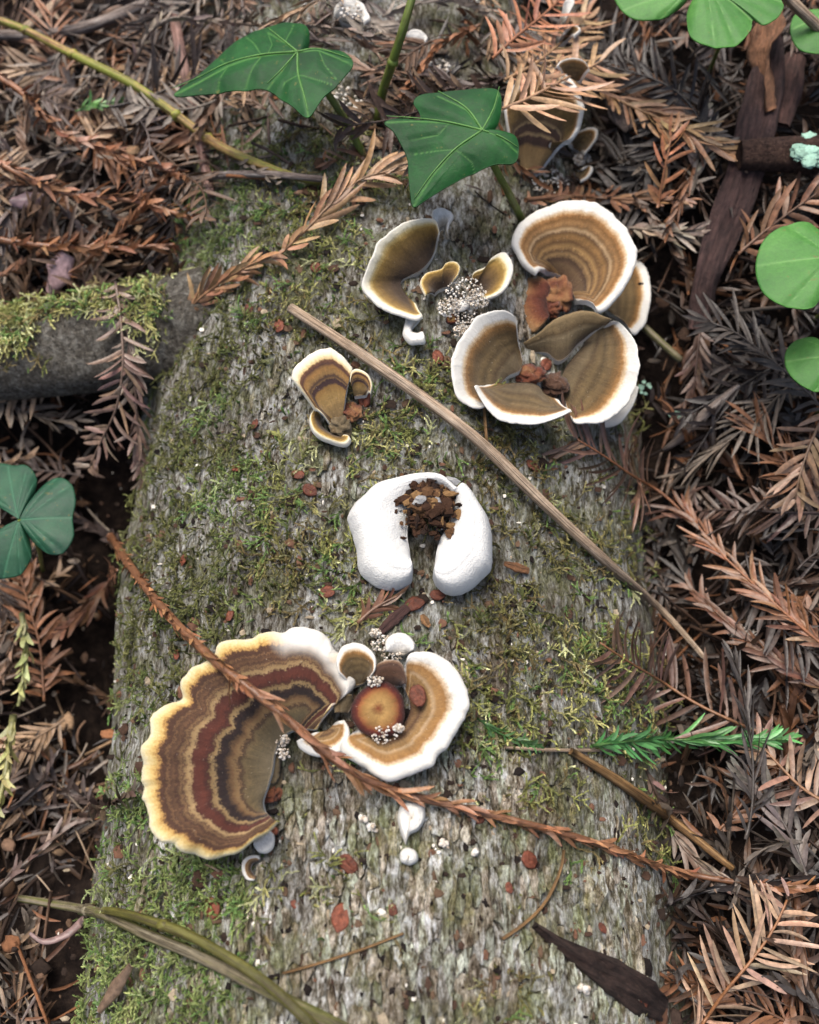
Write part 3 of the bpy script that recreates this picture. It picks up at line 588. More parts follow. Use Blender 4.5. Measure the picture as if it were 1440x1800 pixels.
bracket('folded brown velvety cap without white edge in the middle of the rosette', B_([(1215, 588), (1150, 552), (1080, 536), (1000, 562), (930, 602), (870, 652), (800, 692)]), B_([(1110, 665), (1055, 705), (1005, 765), (960, 785), (915, 750), (870, 745), (825, 745)]), M['cap_fold'], .4, [1.5, 1.25, 1.0, .8], .05, .3, .05, .09, (0, 0), 16, 120, 40)
bracket('tan lobed base of the rosette beside the orange knob', B_([(880, 380), (800, 400), (778, 470), (733, 492), (750, 550), (788, 618), (850, 645), (900, 610)]), B_([(930, 440), (920, 470), (910, 500), (915, 540), (925, 575)]), M['cap_orange'], .4, .35, .1, .25, .05, .08, (0, 0), 17, 100, 34)
bracket('pale sliver of bracket showing beneath the broad olive-brown one', B_([(1140, 1075), (1190, 1092), (1250, 1075), (1300, 1020), (1330, 960), (1345, 900)]), B_([(1120, 1000), (1150, 990), (1190, 970), (1230, 940), (1260, 900)]), M['cap_white'], .3, [.6, .7, .9, 1.1], .05, .22, .06, .04, (0, 0), 18, 80, 24)
f10, b10 = bracket('ochre hollow bracket with cream margin, left of the white crumbs', B_([(330, 570), (300, 585), (245, 574), (160, 540), (92, 490), (40, 420), (60, 350), (90, 280), (122, 210), (190, 150), (262, 102), (340, 92), (392, 108), (410, 180)]),
    B_([(300, 520), (265, 490), (235, 450), (230, 410), (270, 385), (320, 360), (365, 310), (395, 240)]), M['cap_ochre'], .15, [.9, 1.0, 1.1, 1.4, 1.6, 1.6, 1.5], -.05, .32, .12, .07, (.1, .1), 19, 200, 56, .82)
bracket('small bluish-white curled flap at the upper tip of the ochre bracket', B_([(375, 120), (372, 85), (405, 60), (445, 68), (475, 92), (455, 130), (445, 175)]), B_([(405, 190), (410, 170), (418, 160), (430, 160), (436, 190)]), M['cap_white'], .7, 1.3, .15, .2, .1, .06, (0, 0), 20, 70, 24)
bracket('white hooked flap hanging below the ochre bracket', B_([(250, 575), (238, 625), (236, 660), (268, 696), (310, 698), (342, 690), (336, 655)]), B_([(318, 585), (300, 605), (282, 625), (278, 645), (300, 652), (320, 650)]), M['cap_white'], .4, .55, .1, .2, .06, .03, (0, 0), 21, 80, 24)
bracket('small ochre lobe with white lip among the white crumbs', B_([(340, 470), (316, 410), (345, 362), (415, 346), (440, 320), (480, 314), (505, 340), (496, 378), (470, 410)]), B_([(385, 470), (400, 455), (420, 445), (440, 440), (455, 440)]), M['cap_ochre'], .3, .8, .1, .22, .06, .06, (0, 0), 22, 100, 34, tscale=.86)
bracket('ear-shaped ochre lobe with thick white rim beside the white crumbs', B_([(555, 400), (570, 360), (625, 335), (655, 295), (710, 268), (746, 300), (756, 350), (738, 410), (695, 462), (640, 485), (600, 490)]), B_([(560, 440), (570, 445), (585, 450), (595, 455), (605, 465)]), M['cap_ochre'], .3, [.6, .9, 1.0, .9, .6], .06, .24, .06, .04, (0, 0), 23, 120, 36)
bracket('thin white shelf under the white crumbs', B_([(455, 535), (480, 548), (520, 545), (555, 520), (560, 495)]), B_([(470, 500), (490, 498), (515, 495), (535, 490)]), M['cap_white'], .4, .5, .03, .15, .05, .03, (0, 0), 24, 60, 18)
button('tiny ochre fungus knob below the white crumbs', *B_([(463, 592)])[0], .17, .1, .25, 'cap_button', 7)
# further up the log, half under litter
f12, b12 = bracket('olive stalked bracket with white margin and dark base rings behind the ivy leaf', E_([(180, 1200), (150, 1060), (145, 900), (250, 740), (420, 640), (600, 610), (740, 660), (840, 780), (888, 900), (892, 1000), (870, 1120), (820, 1220), (760, 1290), (680, 1312), (560, 1335)]),
    E_([(262, 1490), (300, 1555), (370, 1590), (440, 1590), (500, 1550), (540, 1480)]), M['cap_stalked'], .5, [1.4, 1.9, 2.2, 2.1, 1.5, 1.2], .25, .4, .12, .06, (0, .12), 25, 180, 60, .84)
bracket('narrow scoop-shaped fungus with white rim beside the stalked bracket', E_([(735, 1350), (770, 1285), (830, 1225), (900, 1185), (975, 1168), (1022, 1195), (1015, 1260), (960, 1345), (890, 1430)]), E_([(775, 1380), (800, 1390), (825, 1400), (855, 1420)]), M['cap_olive'], .4, .9, .08, .3, .08, .04, (.14, .14), 26, 100, 34)
bracket('tiny tan fungus lobe with white lip below the scoop-shaped one', E_([(870, 1580), (920, 1545), (968, 1545), (965, 1590), (925, 1645), (855, 1680)]), E_([(790, 1590), (795, 1610), (800, 1630), (815, 1650)]), M['cap_olive'], .3, .6, .05, .2, .05, .03, (0, 0), 27, 60, 22)
bracket('brown white-edged bracket half hidden by the pale dry sprig', E_([(620, 600), (660, 545), (740, 510), (830, 515), (900, 560), (945, 640)]), E_([(700, 760), (760, 760), (820, 755), (870, 740)]), M['cap_olive'], .6, 1.4, .1, .3, .08, .04, (.1, .1), 28, 80, 30, base_z=5.8)
bracket('white-lipped fungus lobe poking out between dry sprig tips', E_([(700, 300), (740, 240), (800, 212), (852, 235), (858, 272), (800, 325)]), E_([(640, 380), (670, 390), (700, 385), (720, 370)]), M['cap_olive'], .6, 1.3, .1, .3, .08, .04, (.1, .1), 29, 70, 26, base_z=5.6)
bracket('pale grey fungus flap at the far end of the log', E_([(640, 220), (680, 90), (700, 10), (750, -30), (800, 0), (765, 80), (715, 170)]), E_([(650, 230), (670, 235), (680, 230), (695, 220)]), M['cap_white'], .6, 1.2, .1, .3, .08, .06, (.1, .1), 30, 70, 26, base_z=5.4)
bracket('small white curl of fungus under the orange sprig', E_([(190, 330), (250, 310), (320, 320), (370, 360), (400, 420)]), E_([(200, 440), (250, 440), (300, 450), (330, 470)]), M['cap_olive'], .6, 1.1, .1, .25, .05, .04, (0, 0), 31, 60, 22, base_z=5.8)
bracket('small white fungus ledge in the litter behind the ivy leaf', [(712, 62), (722, 52), (738, 52), (752, 64), (748, 74)], [(716, 76), (724, 78), (736, 78), (744, 77)], M['cap_white'], .3, .6, .08, .25, .05, .04, (0, 0), 32, 50, 18)
bracket('crumbly white and ochre fungus at the far edge behind the big ivy leaf', [(585, 30), (590, 5), (615, -6), (640, 4), (650, 28), (640, 40)], [(600, 38), (612, 40), (625, 40), (634, 38)], M['cap_white'], .3, .9, .15, .3, .1, .12, (0, 0), 33, 60, 24, scallop=.08)
# loose white ones low on the log
bracket('white drip-shaped fungus below the brown scaly twig', [(713, 1486), (703, 1458), (699, 1436), (705, 1414), (725, 1405), (745, 1414), (747, 1440), (735, 1460), (720, 1468), (713, 1487)], [(722, 1440), (723, 1438), (724, 1437), (724, 1438), (723, 1439), (722, 1440)], M['cap_white'], .35, .3, .08, .3, .12, .04, (0, 0), 34, 70, 18)
bracket('small rounded white fungus under the drip-shaped one', [(716, 1521), (704, 1514), (704, 1498), (716, 1490), (732, 1497), (735, 1513), (724, 1521), (716, 1521)], [(718, 1507), (718, 1506), (719, 1506), (719, 1507)], M['cap_white'], .35, .25, .06, .28, .1, .05, (0, 0), 35, 50, 16)
bracket('translucent white lobe under the tip of the banded fan', A([(500, 950), (520, 972), (555, 975), (582, 950), (585, 905), (570, 885)]), A([(500, 920), (520, 905), (540, 890), (555, 880)]), M['cap_white'], .35, .45, .05, .2, .08, .03, (0, 0), 36, 60, 20)
bracket('small white crescent fungus just below the banded fan', A([(500, 1090), (468, 1082), (450, 1045), (455, 1005), (480, 985), (515, 982), (528, 995)]), A([(515, 1070), (500, 1060), (490, 1040), (495, 1020), (508, 1012), (520, 1010)]), M['cap_rosette'], .15, .35, .06, .22, .08, .03, (0, 0), 37, 70, 22, tscale=1.2)
bracket('cream fungus nub behind the tan rosette', A([(1040, 150), (1040, 105), (1075, 76), (1120, 75), (1158, 110), (1160, 145)]), A([(1065, 160), (1085, 165), (1110, 165), (1135, 160)]), M['cap_white'], .3, .55, .15, .28, .1, .06, (0, 0), 38, 70, 24)

# ------------------------------------------------------------------ ivy and clover leaves
def seg_dist(P, A_, B2):
    ab = B2 - A_; t = np.clip(((P - A_) @ ab) / (ab @ ab + 1e-9), 0, 1); return np.linalg.norm(P - (A_ + t[..., None] * ab), axis=-1)
def leaf_geo(outline, att, z0, tilt, veins, n=160, m=44, thick=.035, dish=.1, vw=3.2, fold=0.0, seed=0):
    O = spline(outline, n); a = np.array(att, float); s = np.linspace(0, 1, m) ** .85
    Q = a + (O - a)[None] * s[:, None, None]
    dv = np.full(Q.shape[:2], 1e9); 
    for v, w in veins:
        v = np.array(v, float)
        for k in range(len(v) - 1): dv = np.minimum(dv, seg_dist(Q, v[k], v[k + 1]) / w)
    rel = Q - a; z = z0 + rel[..., 0] * tilt[0] + rel[..., 1] * tilt[1]
    P = at_z(Q[..., 0], Q[..., 1], z)
    dd = np.clip(dv / vw, 0, 8)
    P[..., 2] += dish * (1 - np.exp(-(dv / 26) ** 2)) - .015 * np.exp(-dd ** 2) + .05 * fbm(Q[..., 0] / 60 + seed, Q[..., 1] / 60, seed, 3) - fold * (s[:, None] ** 2)
    top = P.reshape(-1, 3); bot = top.copy(); bot[:, 2] -= thick
    F = grid_faces(m, n); c = np.cross(P[m // 2, n // 4 + 1] - P[m // 2, n // 4], P[m // 2 + 1, n // 4] - P[m // 2, n // 4])[2]
    if c < 0: F = F[:, ::-1]
    j = np.arange(n - 1); r0 = (m - 1) * n; N0 = n * m
    E = np.stack([r0 + j, r0 + j + 1, N0 + r0 + j + 1, N0 + r0 + j], -1)
    V = np.vstack([top, bot]); vein = np.clip(1.25 * np.exp(-(dd / 1.15) ** 2), 0, 1).ravel()
    return V, np.vstack([F, F[:, ::-1] + N0, E]), np.concatenate([vein, vein * .5])
def midz(a, z): return at_z(a[0], a[1], z)
def ivy(label, outline, att, z0, tilt, veins, stem_px, stem_h, seed):
    foot = at_surf(*stem_px[-1], 0.0); t = thing('ivy_leaf', label, 'ivy leaf', foot, 'ivy leaves over the log')
    V, F, ve = leaf_geo(outline, att, z0, tilt, veins, 220, 72, .035, .05, 1.7, .25, seed)
    o = part('leaf_blade', V, F, M['ivy'], t, {'vein': ve * .75})
    top = V[:len(V) // 2]; pxy = np.stack(project(top), -1)
    for v, w in veins[:5]:
        Q = spline(v, 14); idx = [int(np.argmin(((pxy - q) ** 2).sum(1))) for q in Q]
        W3 = at_z(Q[:, 0], Q[:, 1], top[idx][:, 2]); W3[:, 2] += .012
        ob = tube('vein', W3, np.linspace(.032, .010, 14) * (.6 + .5 * w), M['vein'], t, 6, .02, seed); ob.parent = o
    P = [midz(att, z0 - .06)]
    for (x, y), hz in zip(stem_px[:-1], stem_h): P.append(at_z(x, y, hz))
    P.append(foot - [0, 0, .2]); tube('petiole', spline(P, 26), np.linspace(.10, .13, 26), M['petiole'], t, 10, .08, seed)
ivy('larger ivy leaf with pale net veins, two-lobed, over the straw-brown vine',
    [(538, 86), (543, 62), (538, 37), (510, 29), (470, 36), (430, 52), (395, 78), (350, 118), (302, 156), (350, 156), (400, 152), (440, 149), (467, 148), (490, 163), (515, 180), (541, 196), (565, 165), (595, 137), (620, 103), (606, 82), (580, 76), (555, 79), (538, 87)], (523, 91), 8.6, (.004, .002),
    [([(523, 91), (460, 96), (400, 111), (345, 138), (304, 155)], 1), ([(523, 91), (500, 72), (470, 48)], .8), ([(523, 91), (524, 130), (534, 165), (541, 194)], .9), ([(523, 91), (560, 86), (617, 103)], .7), ([(523, 91), (495, 122), (470, 147)], .55),
     ([(460, 96), (445, 70), (430, 54)], .45), ([(400, 111), (385, 95)], .4), ([(460, 96), (440, 125), (430, 147)], .45), ([(524, 130), (500, 140), (492, 162)], .4), ([(524, 130), (555, 135), (585, 140)], .4), ([(560, 86), (570, 110), (590, 130)], .4), ([(400, 111), (385, 135), (380, 152)], .4), ([(500, 72), (510, 50), (515, 32)], .4), ([(470, 95), (478, 75), (470, 50)], .35)],
    [(560, 140), (590, 185), (615, 225), (642, 272)], [7.9, 7.1, 6.5], 3)
ivy('smaller glossy dark ivy leaf with three lobes above the ringed bracket',
    [(866, 226), (878, 205), (883, 175), (877, 147), (840, 146), (800, 149), (760, 153), (735, 160), (727, 172), (738, 190), (736, 203), (702, 197), (675, 204), (690, 220), (705, 245), (716, 270), (718, 300), (721, 330), (727, 353), (750, 341), (790, 318), (830, 297), (870, 281), (905, 278), (914, 255), (908, 232), (890, 224), (866, 227)], (848, 229), 9.0, (.002, -.002),
    [([(848, 229), (800, 262), (760, 305), (728, 350)], .8), ([(848, 229), (790, 215), (735, 208), (680, 204)], .75), ([(848, 229), (820, 190), (770, 160)], .75), ([(848, 229), (868, 190), (878, 152)], .6), ([(848, 229), (880, 240), (910, 258)], .6), ([(800, 262), (770, 262), (722, 262)], .4), ([(800, 262), (830, 280), (835, 293)], .35), ([(790, 215), (770, 235), (720, 240)], .35)],
    [(858, 262), (868, 290), (892, 335), (921, 384)], [8.5, 8.0, 7.0], 5)
def clover(label, leaflets, centre, zc, foot_px, mat, group, stem_off=(0, 0)):
    foot = at_surf(*foot_px, 0.0) if len(foot_px) == 2 else np.array(foot_px, float); t = thing('clover_plant', label, 'clover', foot, group)
    for k, (outline, mid, dz) in enumerate(leaflets):
        V, F, ve = leaf_geo(outline, centre, zc, (dz / 150.0, dz / 220.0), [([centre, mid], 1.0)] + [([np.array(centre) + (np.array(mid) - centre) * f, np.array(outline[len(outline) // 2 + d_ * q])], .3) for q, f in ((2, .12), (3, .05)) for d_ in (-1, 1) if abs(d_ * q) < len(outline) // 2], 110, 34, .03, .04, 1.4, .3, k + 3)
        part('leaflet', V, F, mat, t, {'vein': ve * .7})
    c = midz(centre, zc); tube('petiole', spline([c - [0, 0, .03], (c * .6 + foot * .4) + [.5, -.3, .4], foot - [0, 0, .3]], 20), .07, M['petiole'], t, 8, .05, 3)
clover('dark bluish-green clover with three heart-shaped leaflets in the hollow left of the log',
    [([(34, 912), (10, 890), (-20, 880), (-48, 850), (-45, 820), (-10, 808), (20, 812), (42, 812), (58, 835), (52, 870), (34, 912)], (8, 815), .2), ([(34, 912), (50, 880), (68, 850), (95, 833), (120, 845), (128, 875), (122, 905), (124, 940), (105, 967), (78, 968), (50, 945), (34, 913)], (124, 905), .3), ([(33, 914), (45, 940), (48, 975), (30, 1005), (0, 1012), (-30, 1010), (-55, 985), (-40, 950), (-5, 925), (33, 914)], (0, 1012), -.2)],
    (33, 913), 2.6, (70, 1000), M['clover_dark'], 'clover plants')
clover('tall light green clover with broad leaflets beside the curled dry leaf',
    [([(1230, -25), (1215, 0), (1212, 25), (1222, 55), (1262, 70), (1300, 66), (1325, 40), (1330, 20), (1350, 30), (1375, 15), (1382, -10), (1350, -40), (1290, -50), (1230, -26)], (1326, 22), .5), ([(1225, -30), (1200, 0), (1165, 20), (1120, 20), (1090, -5), (1080, -40), (1120, -70), (1180, -60), (1225, -31)], (1100, 5), .2), ([(1240, -30), (1290, -60), (1310, -110), (1270, -150), (1220, -150), (1190, -110), (1225, -60), (1240, -31)], (1240, -150), 0)],
    (1236, -30), 9.0, (1250, 120), M['clover'], 'clover plants')
clover('light green clover partly behind the white straw end',
    [([(1470, 20), (1440, 5), (1405, 12), (1395, 40), (1405, 70), (1430, 82), (1470, 78), (1490, 45), (1470, 20)], (1400, 40), .3), ([(1472, 20), (1500, 60), (1560, 70), (1580, 30), (1540, 0), (1472, 19)], (1575, 40), .3), ([(1470, 18), (1450, -40), (1480, -80), (1530, -70), (1530, -20), (1471, 18)], (1500, -80), .3)],
    (1470, 19), 7.6, (1450, 150), M['clover'], 'clover plants')
clover('large light green clover above the bark strip with rounded leaflets',
    [([(1478, 450), (1440, 385), (1390, 385), (1350, 410), (1335, 455), (1348, 505), (1390, 530), (1440, 528), (1478, 452)], (1338, 458), .3), ([(1480, 452), (1510, 520), (1570, 540), (1610, 490), (1590, 420), (1540, 410), (1480, 450)], (1600, 450), .2), ([(1479, 448), (1450, 400), (1470, 330), (1530, 310), (1570, 350), (1550, 400), (1480, 448)], (1510, 310), .2)],
    (1479, 450), 8.0, (1430, 560), M['clover'], 'clover plants')
clover('light green clover with drooping leaflet beside the large rounded one',
    [([(1480, 625), (1450, 590), (1415, 586), (1390, 605), (1388, 635), (1405, 662), (1440, 680), (1475, 670), (1480, 627)], (1390, 628), .3), ([(1482, 625), (1530, 600), (1570, 640), (1540, 690), (1482, 628)], (1555, 655), .2), ([(1482, 622), (1470, 570), (1510, 545), (1560, 560), (1550, 600), (1483, 622)], (1530, 550), .2)],
    (1481, 624), 6.2, (1440, 720), M['clover'], 'clover plants')

# ------------------------------------------------------------------ stalks, twigs, branches
def stick(name, label, cat, px, h, r, mat, group=None, k=12, rough=.08, seed=0, nodes=(), color=None, flat=1.0):
    P = path3(px, h, spacing=.3); t = thing(name, label, cat, P[0], group)
    rr = np.interp(np.linspace(0, 1, len(P)), np.linspace(0, 1, len(r)), r) if np.ndim(r) else np.full(len(P), r)
    rr = rr * (1 + .08 * fbm(np.linspace(0, 1, len(P)) * 9, np.zeros(len(P)) + seed, seed, 2))
    tube('shaft', P, rr, mat, t, k, rough, seed, color, flat)
    for q in nodes:
        i = int(q * (len(P) - 1)); i = min(max(i, 1), len(P) - 2); V, F = lump_geo(P[i], rr[i] * 1.32, seed + i, (1, 1, 1), .25, 12, 9)
        part('node', V, F, mat, t, {'along': V[:, 0] * 2, 'around': V[:, 1] * 3}, color=color)
    return t, P
stick('straw', 'long straight dry straw lying across the log past the white fungus', 'straw', [(502, 536), (660, 640), (830, 765), (960, 890), (1080, 1000), (1170, 1078), (1248, 1168)], [.45, .5, .55, .5, .4, .3, .15], [.16, .165, .175, .17, .15, .12, .09], M['straw'], None, 14, .10, 1)
stick('straw', 'bent brown straw reaching from the log into the right-hand litter', 'straw', [(1000, 1318), (1080, 1368), (1180, 1440), (1245, 1492), (1292, 1530)], [.2, .25, .4, .3, .1], [.10, .14, .16, .13, .10], M['brown_straw'], None, 12, .1, 2)
stick('straw', 'thin short straw end lying against the green sprig', 'straw', [(885, 1314), (990, 1319), (1108, 1318)], .14, .05, M['straw'], None, 8, .1, 3)
stick('straw', 'pale white straw end sticking in beside the clover', 'straw', [(1378, -12), (1412, 22), (1450, 58)], [3.6, 3.2, 2.6], .17, M['straw'], None, 10, .05, 4)
stick('straw', 'pale flat straw piece near the upper end of the vine', 'straw', [(112, -6), (70, 28), (36, 56)], .5, .2, M['straw'], None, 10, .1, 5, flat=.5)
stick('straw', 'greenish straw stub beside the tucked-under bracket', 'straw', [(1125, 568), (1160, 600), (1198, 634)], .5, .13, M['vine_old'], None, 10, .1, 6)
stick('vine', 'slender yellow-green and brown vine crossing the upper left litter', 'vine', [(-20, 30), (45, 52), (120, 92), (210, 135), (250, 158), (300, 195), (345, 228), (385, 257), (450, 286), (520, 312), (570, 322)], [1.2, 1.3, 1.5, 1.6, 1.5, 1.2, 1.0, .8, .5, .3, .15], [.14, .14, .15, .155, .16, .155, .16, .155, .15, .13, .1], M['vine'], None, 12, .06, 7, (.1, .27, .58, .66))
stick('vine', 'old grey vine stem along the foot of the mossy slope', 'vine', [(25, 1578), (100, 1590), (180, 1606), (250, 1640), (330, 1672), (400, 1705), (470, 1742), (545, 1778), (640, 1830)], [.5, .45, .4, .35, .3, .3, .3, .3, .3], [.11, .13, .15, .14, .14, .14, .145, .15, .17], M['vine_old'], None, 12, .08, 8, (.24,))
stick('vine', 'olive green shoot running along the old grey vine', 'vine', [(178, 1600), (220, 1606), (290, 1628), (335, 1645), (400, 1682), (460, 1722), (510, 1765), (560, 1815)], [.65, .7, .75, .75, .75, .7, .65, .6], [.10, .12, .115, .135, .12, .125, .125, .125], M['vine_green'], None, 12, .06, 9, (.42,))
stick('vine', 'upright green ivy stem with a node behind the two leaves', 'vine', [(735, -40), (712, 40), (690, 110), (672, 165), (664, 215)], [4.2, 3.4, 2.2, 1.0, .1], [.12, .13, .14, .15, .16], M['petiole'], None, 10, .06, 10, (.55,))
stick('twig', 'pinkish bare twig passing under the vine', 'twig', [(298, -10), (312, 60), (330, 150), (346, 225), (360, 290), (372, 345)], [.7, .7, .6, .45, .35, .2], [.2, .2, .2, .19, .19, .16], M['pink_twig'], None, 10, .12, 11)
stick('twig', 'thin grey twig lying across the foot of the vine', 'twig', [(238, 340), (300, 323), (380, 309), (470, 306), (580, 316)], .45, [.10, .12, .13, .12, .10], M['grey_twig'], None, 8, .15, 12)
stick('twig', 'grey shredded twig in the litter below the bark strip', 'twig', [(1300, 676), (1265, 706), (1225, 742), (1195, 772), (1165, 792)], [.5, .6, .6, .5, .3], [.10, .14, .19, .17, .08], M['grey_twig'], None, 9, .3, 13)
stick('twig', 'hair-thin curved stem on the bare bark below the scaly twig', 'twig', [(992, 1492), (986, 1530), (960, 1585), (925, 1622), (882, 1652)], .12, .045, M['brown_straw'], None, 6, .1, 14)
stick('twig', 'hair-thin pale fibre crossing bark beside the olive shoot', 'twig', [(712, 1640), (640, 1668), (560, 1694), (495, 1712)], .12, .035, M['brown_straw'], None, 6, .1, 15)
stick('twig', 'thin dark stem hanging below the front lip of the rosette', 'twig', [(850, 700), (853, 740), (856, 780)], .2, .05, M['brown_straw'], None, 6, .1, 16)
stick('twig', 'grey twig behind the vine at the far left edge', 'twig', [(-10, 62), (80, 60), (170, 42), (260, 5)], .4, .2, M['grey_twig'], None, 8, .25, 17)
stick('root_fibre', 'white thread-like root below the dark sprig', 'root', [(128, 1450), (145, 1485), (160, 1520), (168, 1535)], .7, .03, M['straw'], None, 6, .05, 18)
stick('root_fibre', 'short white rootlet above the old grey vine', 'root', [(64, 1538), (80, 1556), (92, 1572)], .7, .028, M['straw'], None, 6, .05, 19)
stick('root_fibre', 'tiny white curled rootlet under the banded fan', 'root', [(358, 1519), (372, 1524), (386, 1532)], .1, .03, M['straw'], None, 6, .05, 20)
# thick mossy branch that runs into the log, and the stub with lichen
def branch(name, label, pts, r, seed, colr, kk=48, nn=200):
    P = spline(np.array(pts, float), nn); t = thing(name, label, 'branch', P[0]); rr = np.interp(np.linspace(0, 1, nn), np.linspace(0, 1, len(r)), r)
    V, F, at = tube_geo(P, rr, kk, .16, seed); 
    me = pyd('bark', V - LOC[t.name], F, at); o = obj('bark', me, None, t)
    b = NB(name + '_bark'); p = b.pos(); n = b.noise(p, 2.6, 10, .78); n2 = b.noise(p, 8, 6, .75)
    c = b.ramp(n, colr); c = b.mix(1.0, c, b.ramp(n2, [(.34, (.3, .28, .26, 1)), (.5, (1, 1, 1, 1)), (.68, (1.5, 1.5, 1.45, 1))]), 'MULTIPLY'); b.bump(b.math('ADD', n, n2), 1.0, .004); me.materials.append(b.done(c, .85, .2)); return t, P
pb0 = at_z(-140, 640, 1.6); pb1 = at_z(60, 622, 1.7); pb2 = at_z(200, 600, 2.0); pb3 = at_z(420, 560, 2.2)
BR, BRP = branch('mossy_branch', 'thick grey branch with mossy top running into the left flank of the log', [pb0 + [-30, -2.5, -1.2], pb0 + [-8, -.4, -.4], pb0, pb1, pb2, pb3], [1.7, 1.55, 1.5, 1.45, 1.5, 1.9], 4, [(.3, C(70, 62, 54)), (.48, C(124, 118, 108)), (.6, C(170, 166, 156)), (.72, C(200, 198, 190))])
q0 = at_surf(1300, 272, .95); q1 = at_z(1370, 270, q0[2] + .1); q2 = at_z(1500, 272, q0[2] + .2)
ST, STP = branch('branch_stub', 'blunt brown branch end with pale lichen resting on the bark strip', [q0, q1, q2, q2 + [3, 0, .1]], [.45, .62, .64, .64], 6, [(.3, C(52, 36, 30)), (.55, C(98, 74, 64)), (.75, C(136, 110, 98))], 30, 60)
def lichen(label, px, py, rpx, seed, off=.1, n=14, surf=None):
    c = at_surf(px, py, off) if surf is None else surf; Vs, Fs, Cs, o = [], [], [], 0; sc = rpx / 60.0
    for k in range(n):
        a, r = RNG.uniform(0, 6.28), sc * math.sqrt(RNG.uniform(0, 1)); p = c + [r * math.cos(a), r * math.sin(a), RNG.uniform(-.02, .06)]
        V, F = lump_geo(p, sc * RNG.uniform(.25, .5), seed + k, (1, 1, .16), .8, 14, 6, 2.5); Vs.append(V); Fs.append(F + o); o += len(V)
        Cs.append(np.tile(np.array(C(*(np.array((150, 186, 168)) * RNG.uniform(.85, 1.15)))[:3]), (len(V), 1)))
    ob = obj('lichen', fast('lichen', np.vstack(Vs) - c, np.vstack(Fs), True, {'Col': np.vstack(Cs)}), M['lichen']); ob.location = Vector(c) * S
    tag(ob, label, 'lichen')
lichen('pale blue-green lichen crust on the branch stub', 1424, 262, 34, 1, 0, 26, at_z(1428, 264, q0[2] + .66))
lichen('tiny blue-green lichen flake beside the broad olive-brown bracket', 1132, 682, 14, 30, .1, 6)
lichen('small pair of lichen flakes on bark right of the rosette', 1186, 722, 14, 50, .1, 5)

# ------------------------------------------------------------------ bark strips, chips, dry leaves
def ribbon(name, label, cat, px, wid, h, mat, color, thick=.15, curl=.1, seed=0, rough=.05, twist=0.0, pname='slab', nc=9, group=None):
    P = path3(px, h, n=60); n = len(P); T, Bv, N = frames(P); w = np.interp(np.linspace(0, 1, n), np.linspace(0, 1, len(wid)), wid)
    w = w * (1 + .1 * fbm(np.linspace(0, 1, n) * 12, np.zeros(n), seed, 3)); c = np.linspace(-1, 1, nc); ang = twist * np.linspace(0, 1, n)
    B2 = Bv * np.cos(ang)[:, None] + N * np.sin(ang)[:, None]; N2 = -Bv * np.sin(ang)[:, None] + N * np.cos(ang)[:, None]
    U, Cc = np.meshgrid(np.linspace(0, 1, n) * np.linalg.norm(P[-1] - P[0]), c, indexing='ij')
    top = P[:, None] + B2[:, None] * (w[:, None] * Cc)[..., None] + N2[:, None] * (curl * (1 - Cc ** 2) + rough * fbm(Cc * 3 + seed, U * .8, seed, 4))[..., None]
    bot = top - N2[:, None] * (thick * (1.02 - .5 * Cc ** 2))[..., None]
    V = np.concatenate([top, bot[:, ::-1]], 1).reshape(-1, 3); F = grid_faces(n, 2 * nc, True)
    k = 2 * nc; ends = [[0 + i, i + 1, k - 2 - i, k - 1 - i] for i in range(nc - 1)]; o = (n - 1) * k
    F = np.vstack([F, np.array(ends), np.array(ends)[:, ::-1] + o])
    loc = P[0]; t = thing(name, label, cat, loc, group); part(pname, V, F, mat, t, {'along': np.repeat(U[:, :1], 2 * nc, 1).ravel(), 'around': np.concatenate([Cc * w[:, None], (Cc * w[:, None])[:, ::-1] + 3], 1).ravel()}, color=color); return t
ribbon('bark_strip', 'long dark purple-brown bark strip reaching down past the branch stub', 'bark', [(1366, 60), (1340, 180), (1312, 300), (1270, 410), (1240, 500), (1228, 585)], [.3, .6, .66, .62, .6, .45, .3], [1.2, 1.0, .7, .7, .6, .4], M['bark'], C(84, 64, 62, .8), .25, .15, 3, .28)
ribbon('bark_strip', 'flat brown bark slab under the tan sprig', 'bark', [(1060, 120), (1110, 140), (1160, 180), (1212, 215)], [.5, .7, .75, .5], .7, M['bark'], C(122, 92, 72, .8), .2, .1, 4, .2)
ribbon('bark_strip', 'pale grey curled bark flake under the tan sprig', 'bark', [(1078, 170), (1095, 205), (1112, 228)], [.3, .45, .25], .9, M['bark'], C(150, 136, 128, .8), .1, .1, 5, .05)
ribbon('bark_strip', 'reddish brown bark piece behind the long bark strip', 'bark', [(1400, 95), (1385, 160), (1372, 220)], [.35, .5, .35], .6, M['bark'], C(104, 78, 72, .8), .2, .1, 6, .08)
ribbon('bark_chip', 'dark charred bark chip embedded on the low end of the log', 'bark', [(936, 1624), (985, 1660), (1060, 1705), (1120, 1745), (1172, 1782)], [.08, .22, .42, .48, .3], [.12, .15, .18, .16, .1], M['bark'], C(70, 54, 48, .7), .22, .12, 7, .3)
ribbon('dry_leaf', 'curled brown dry leaf hanging beside the clover', 'dry leaf', [(1372, 0), (1350, 50), (1335, 90), (1346, 140), (1352, 200)], [.12, .5, .55, .3, .1], [2.2, 2.0, 1.7, 1.4, 1.1], M['bark'], C(158, 116, 88, .75), .03, -.2, 8, .3, 2.6, 'blade')
ribbon('dry_leaf', 'pinkish grey dry leaf standing in the litter above the mossy branch', 'dry leaf', [(88, 512), (102, 480), (120, 445)], [.2, .5, .25], [.5, .8, .9], M['needle'], C(176, 146, 146, .75), .05, .15, 9, .05, .5, 'blade')
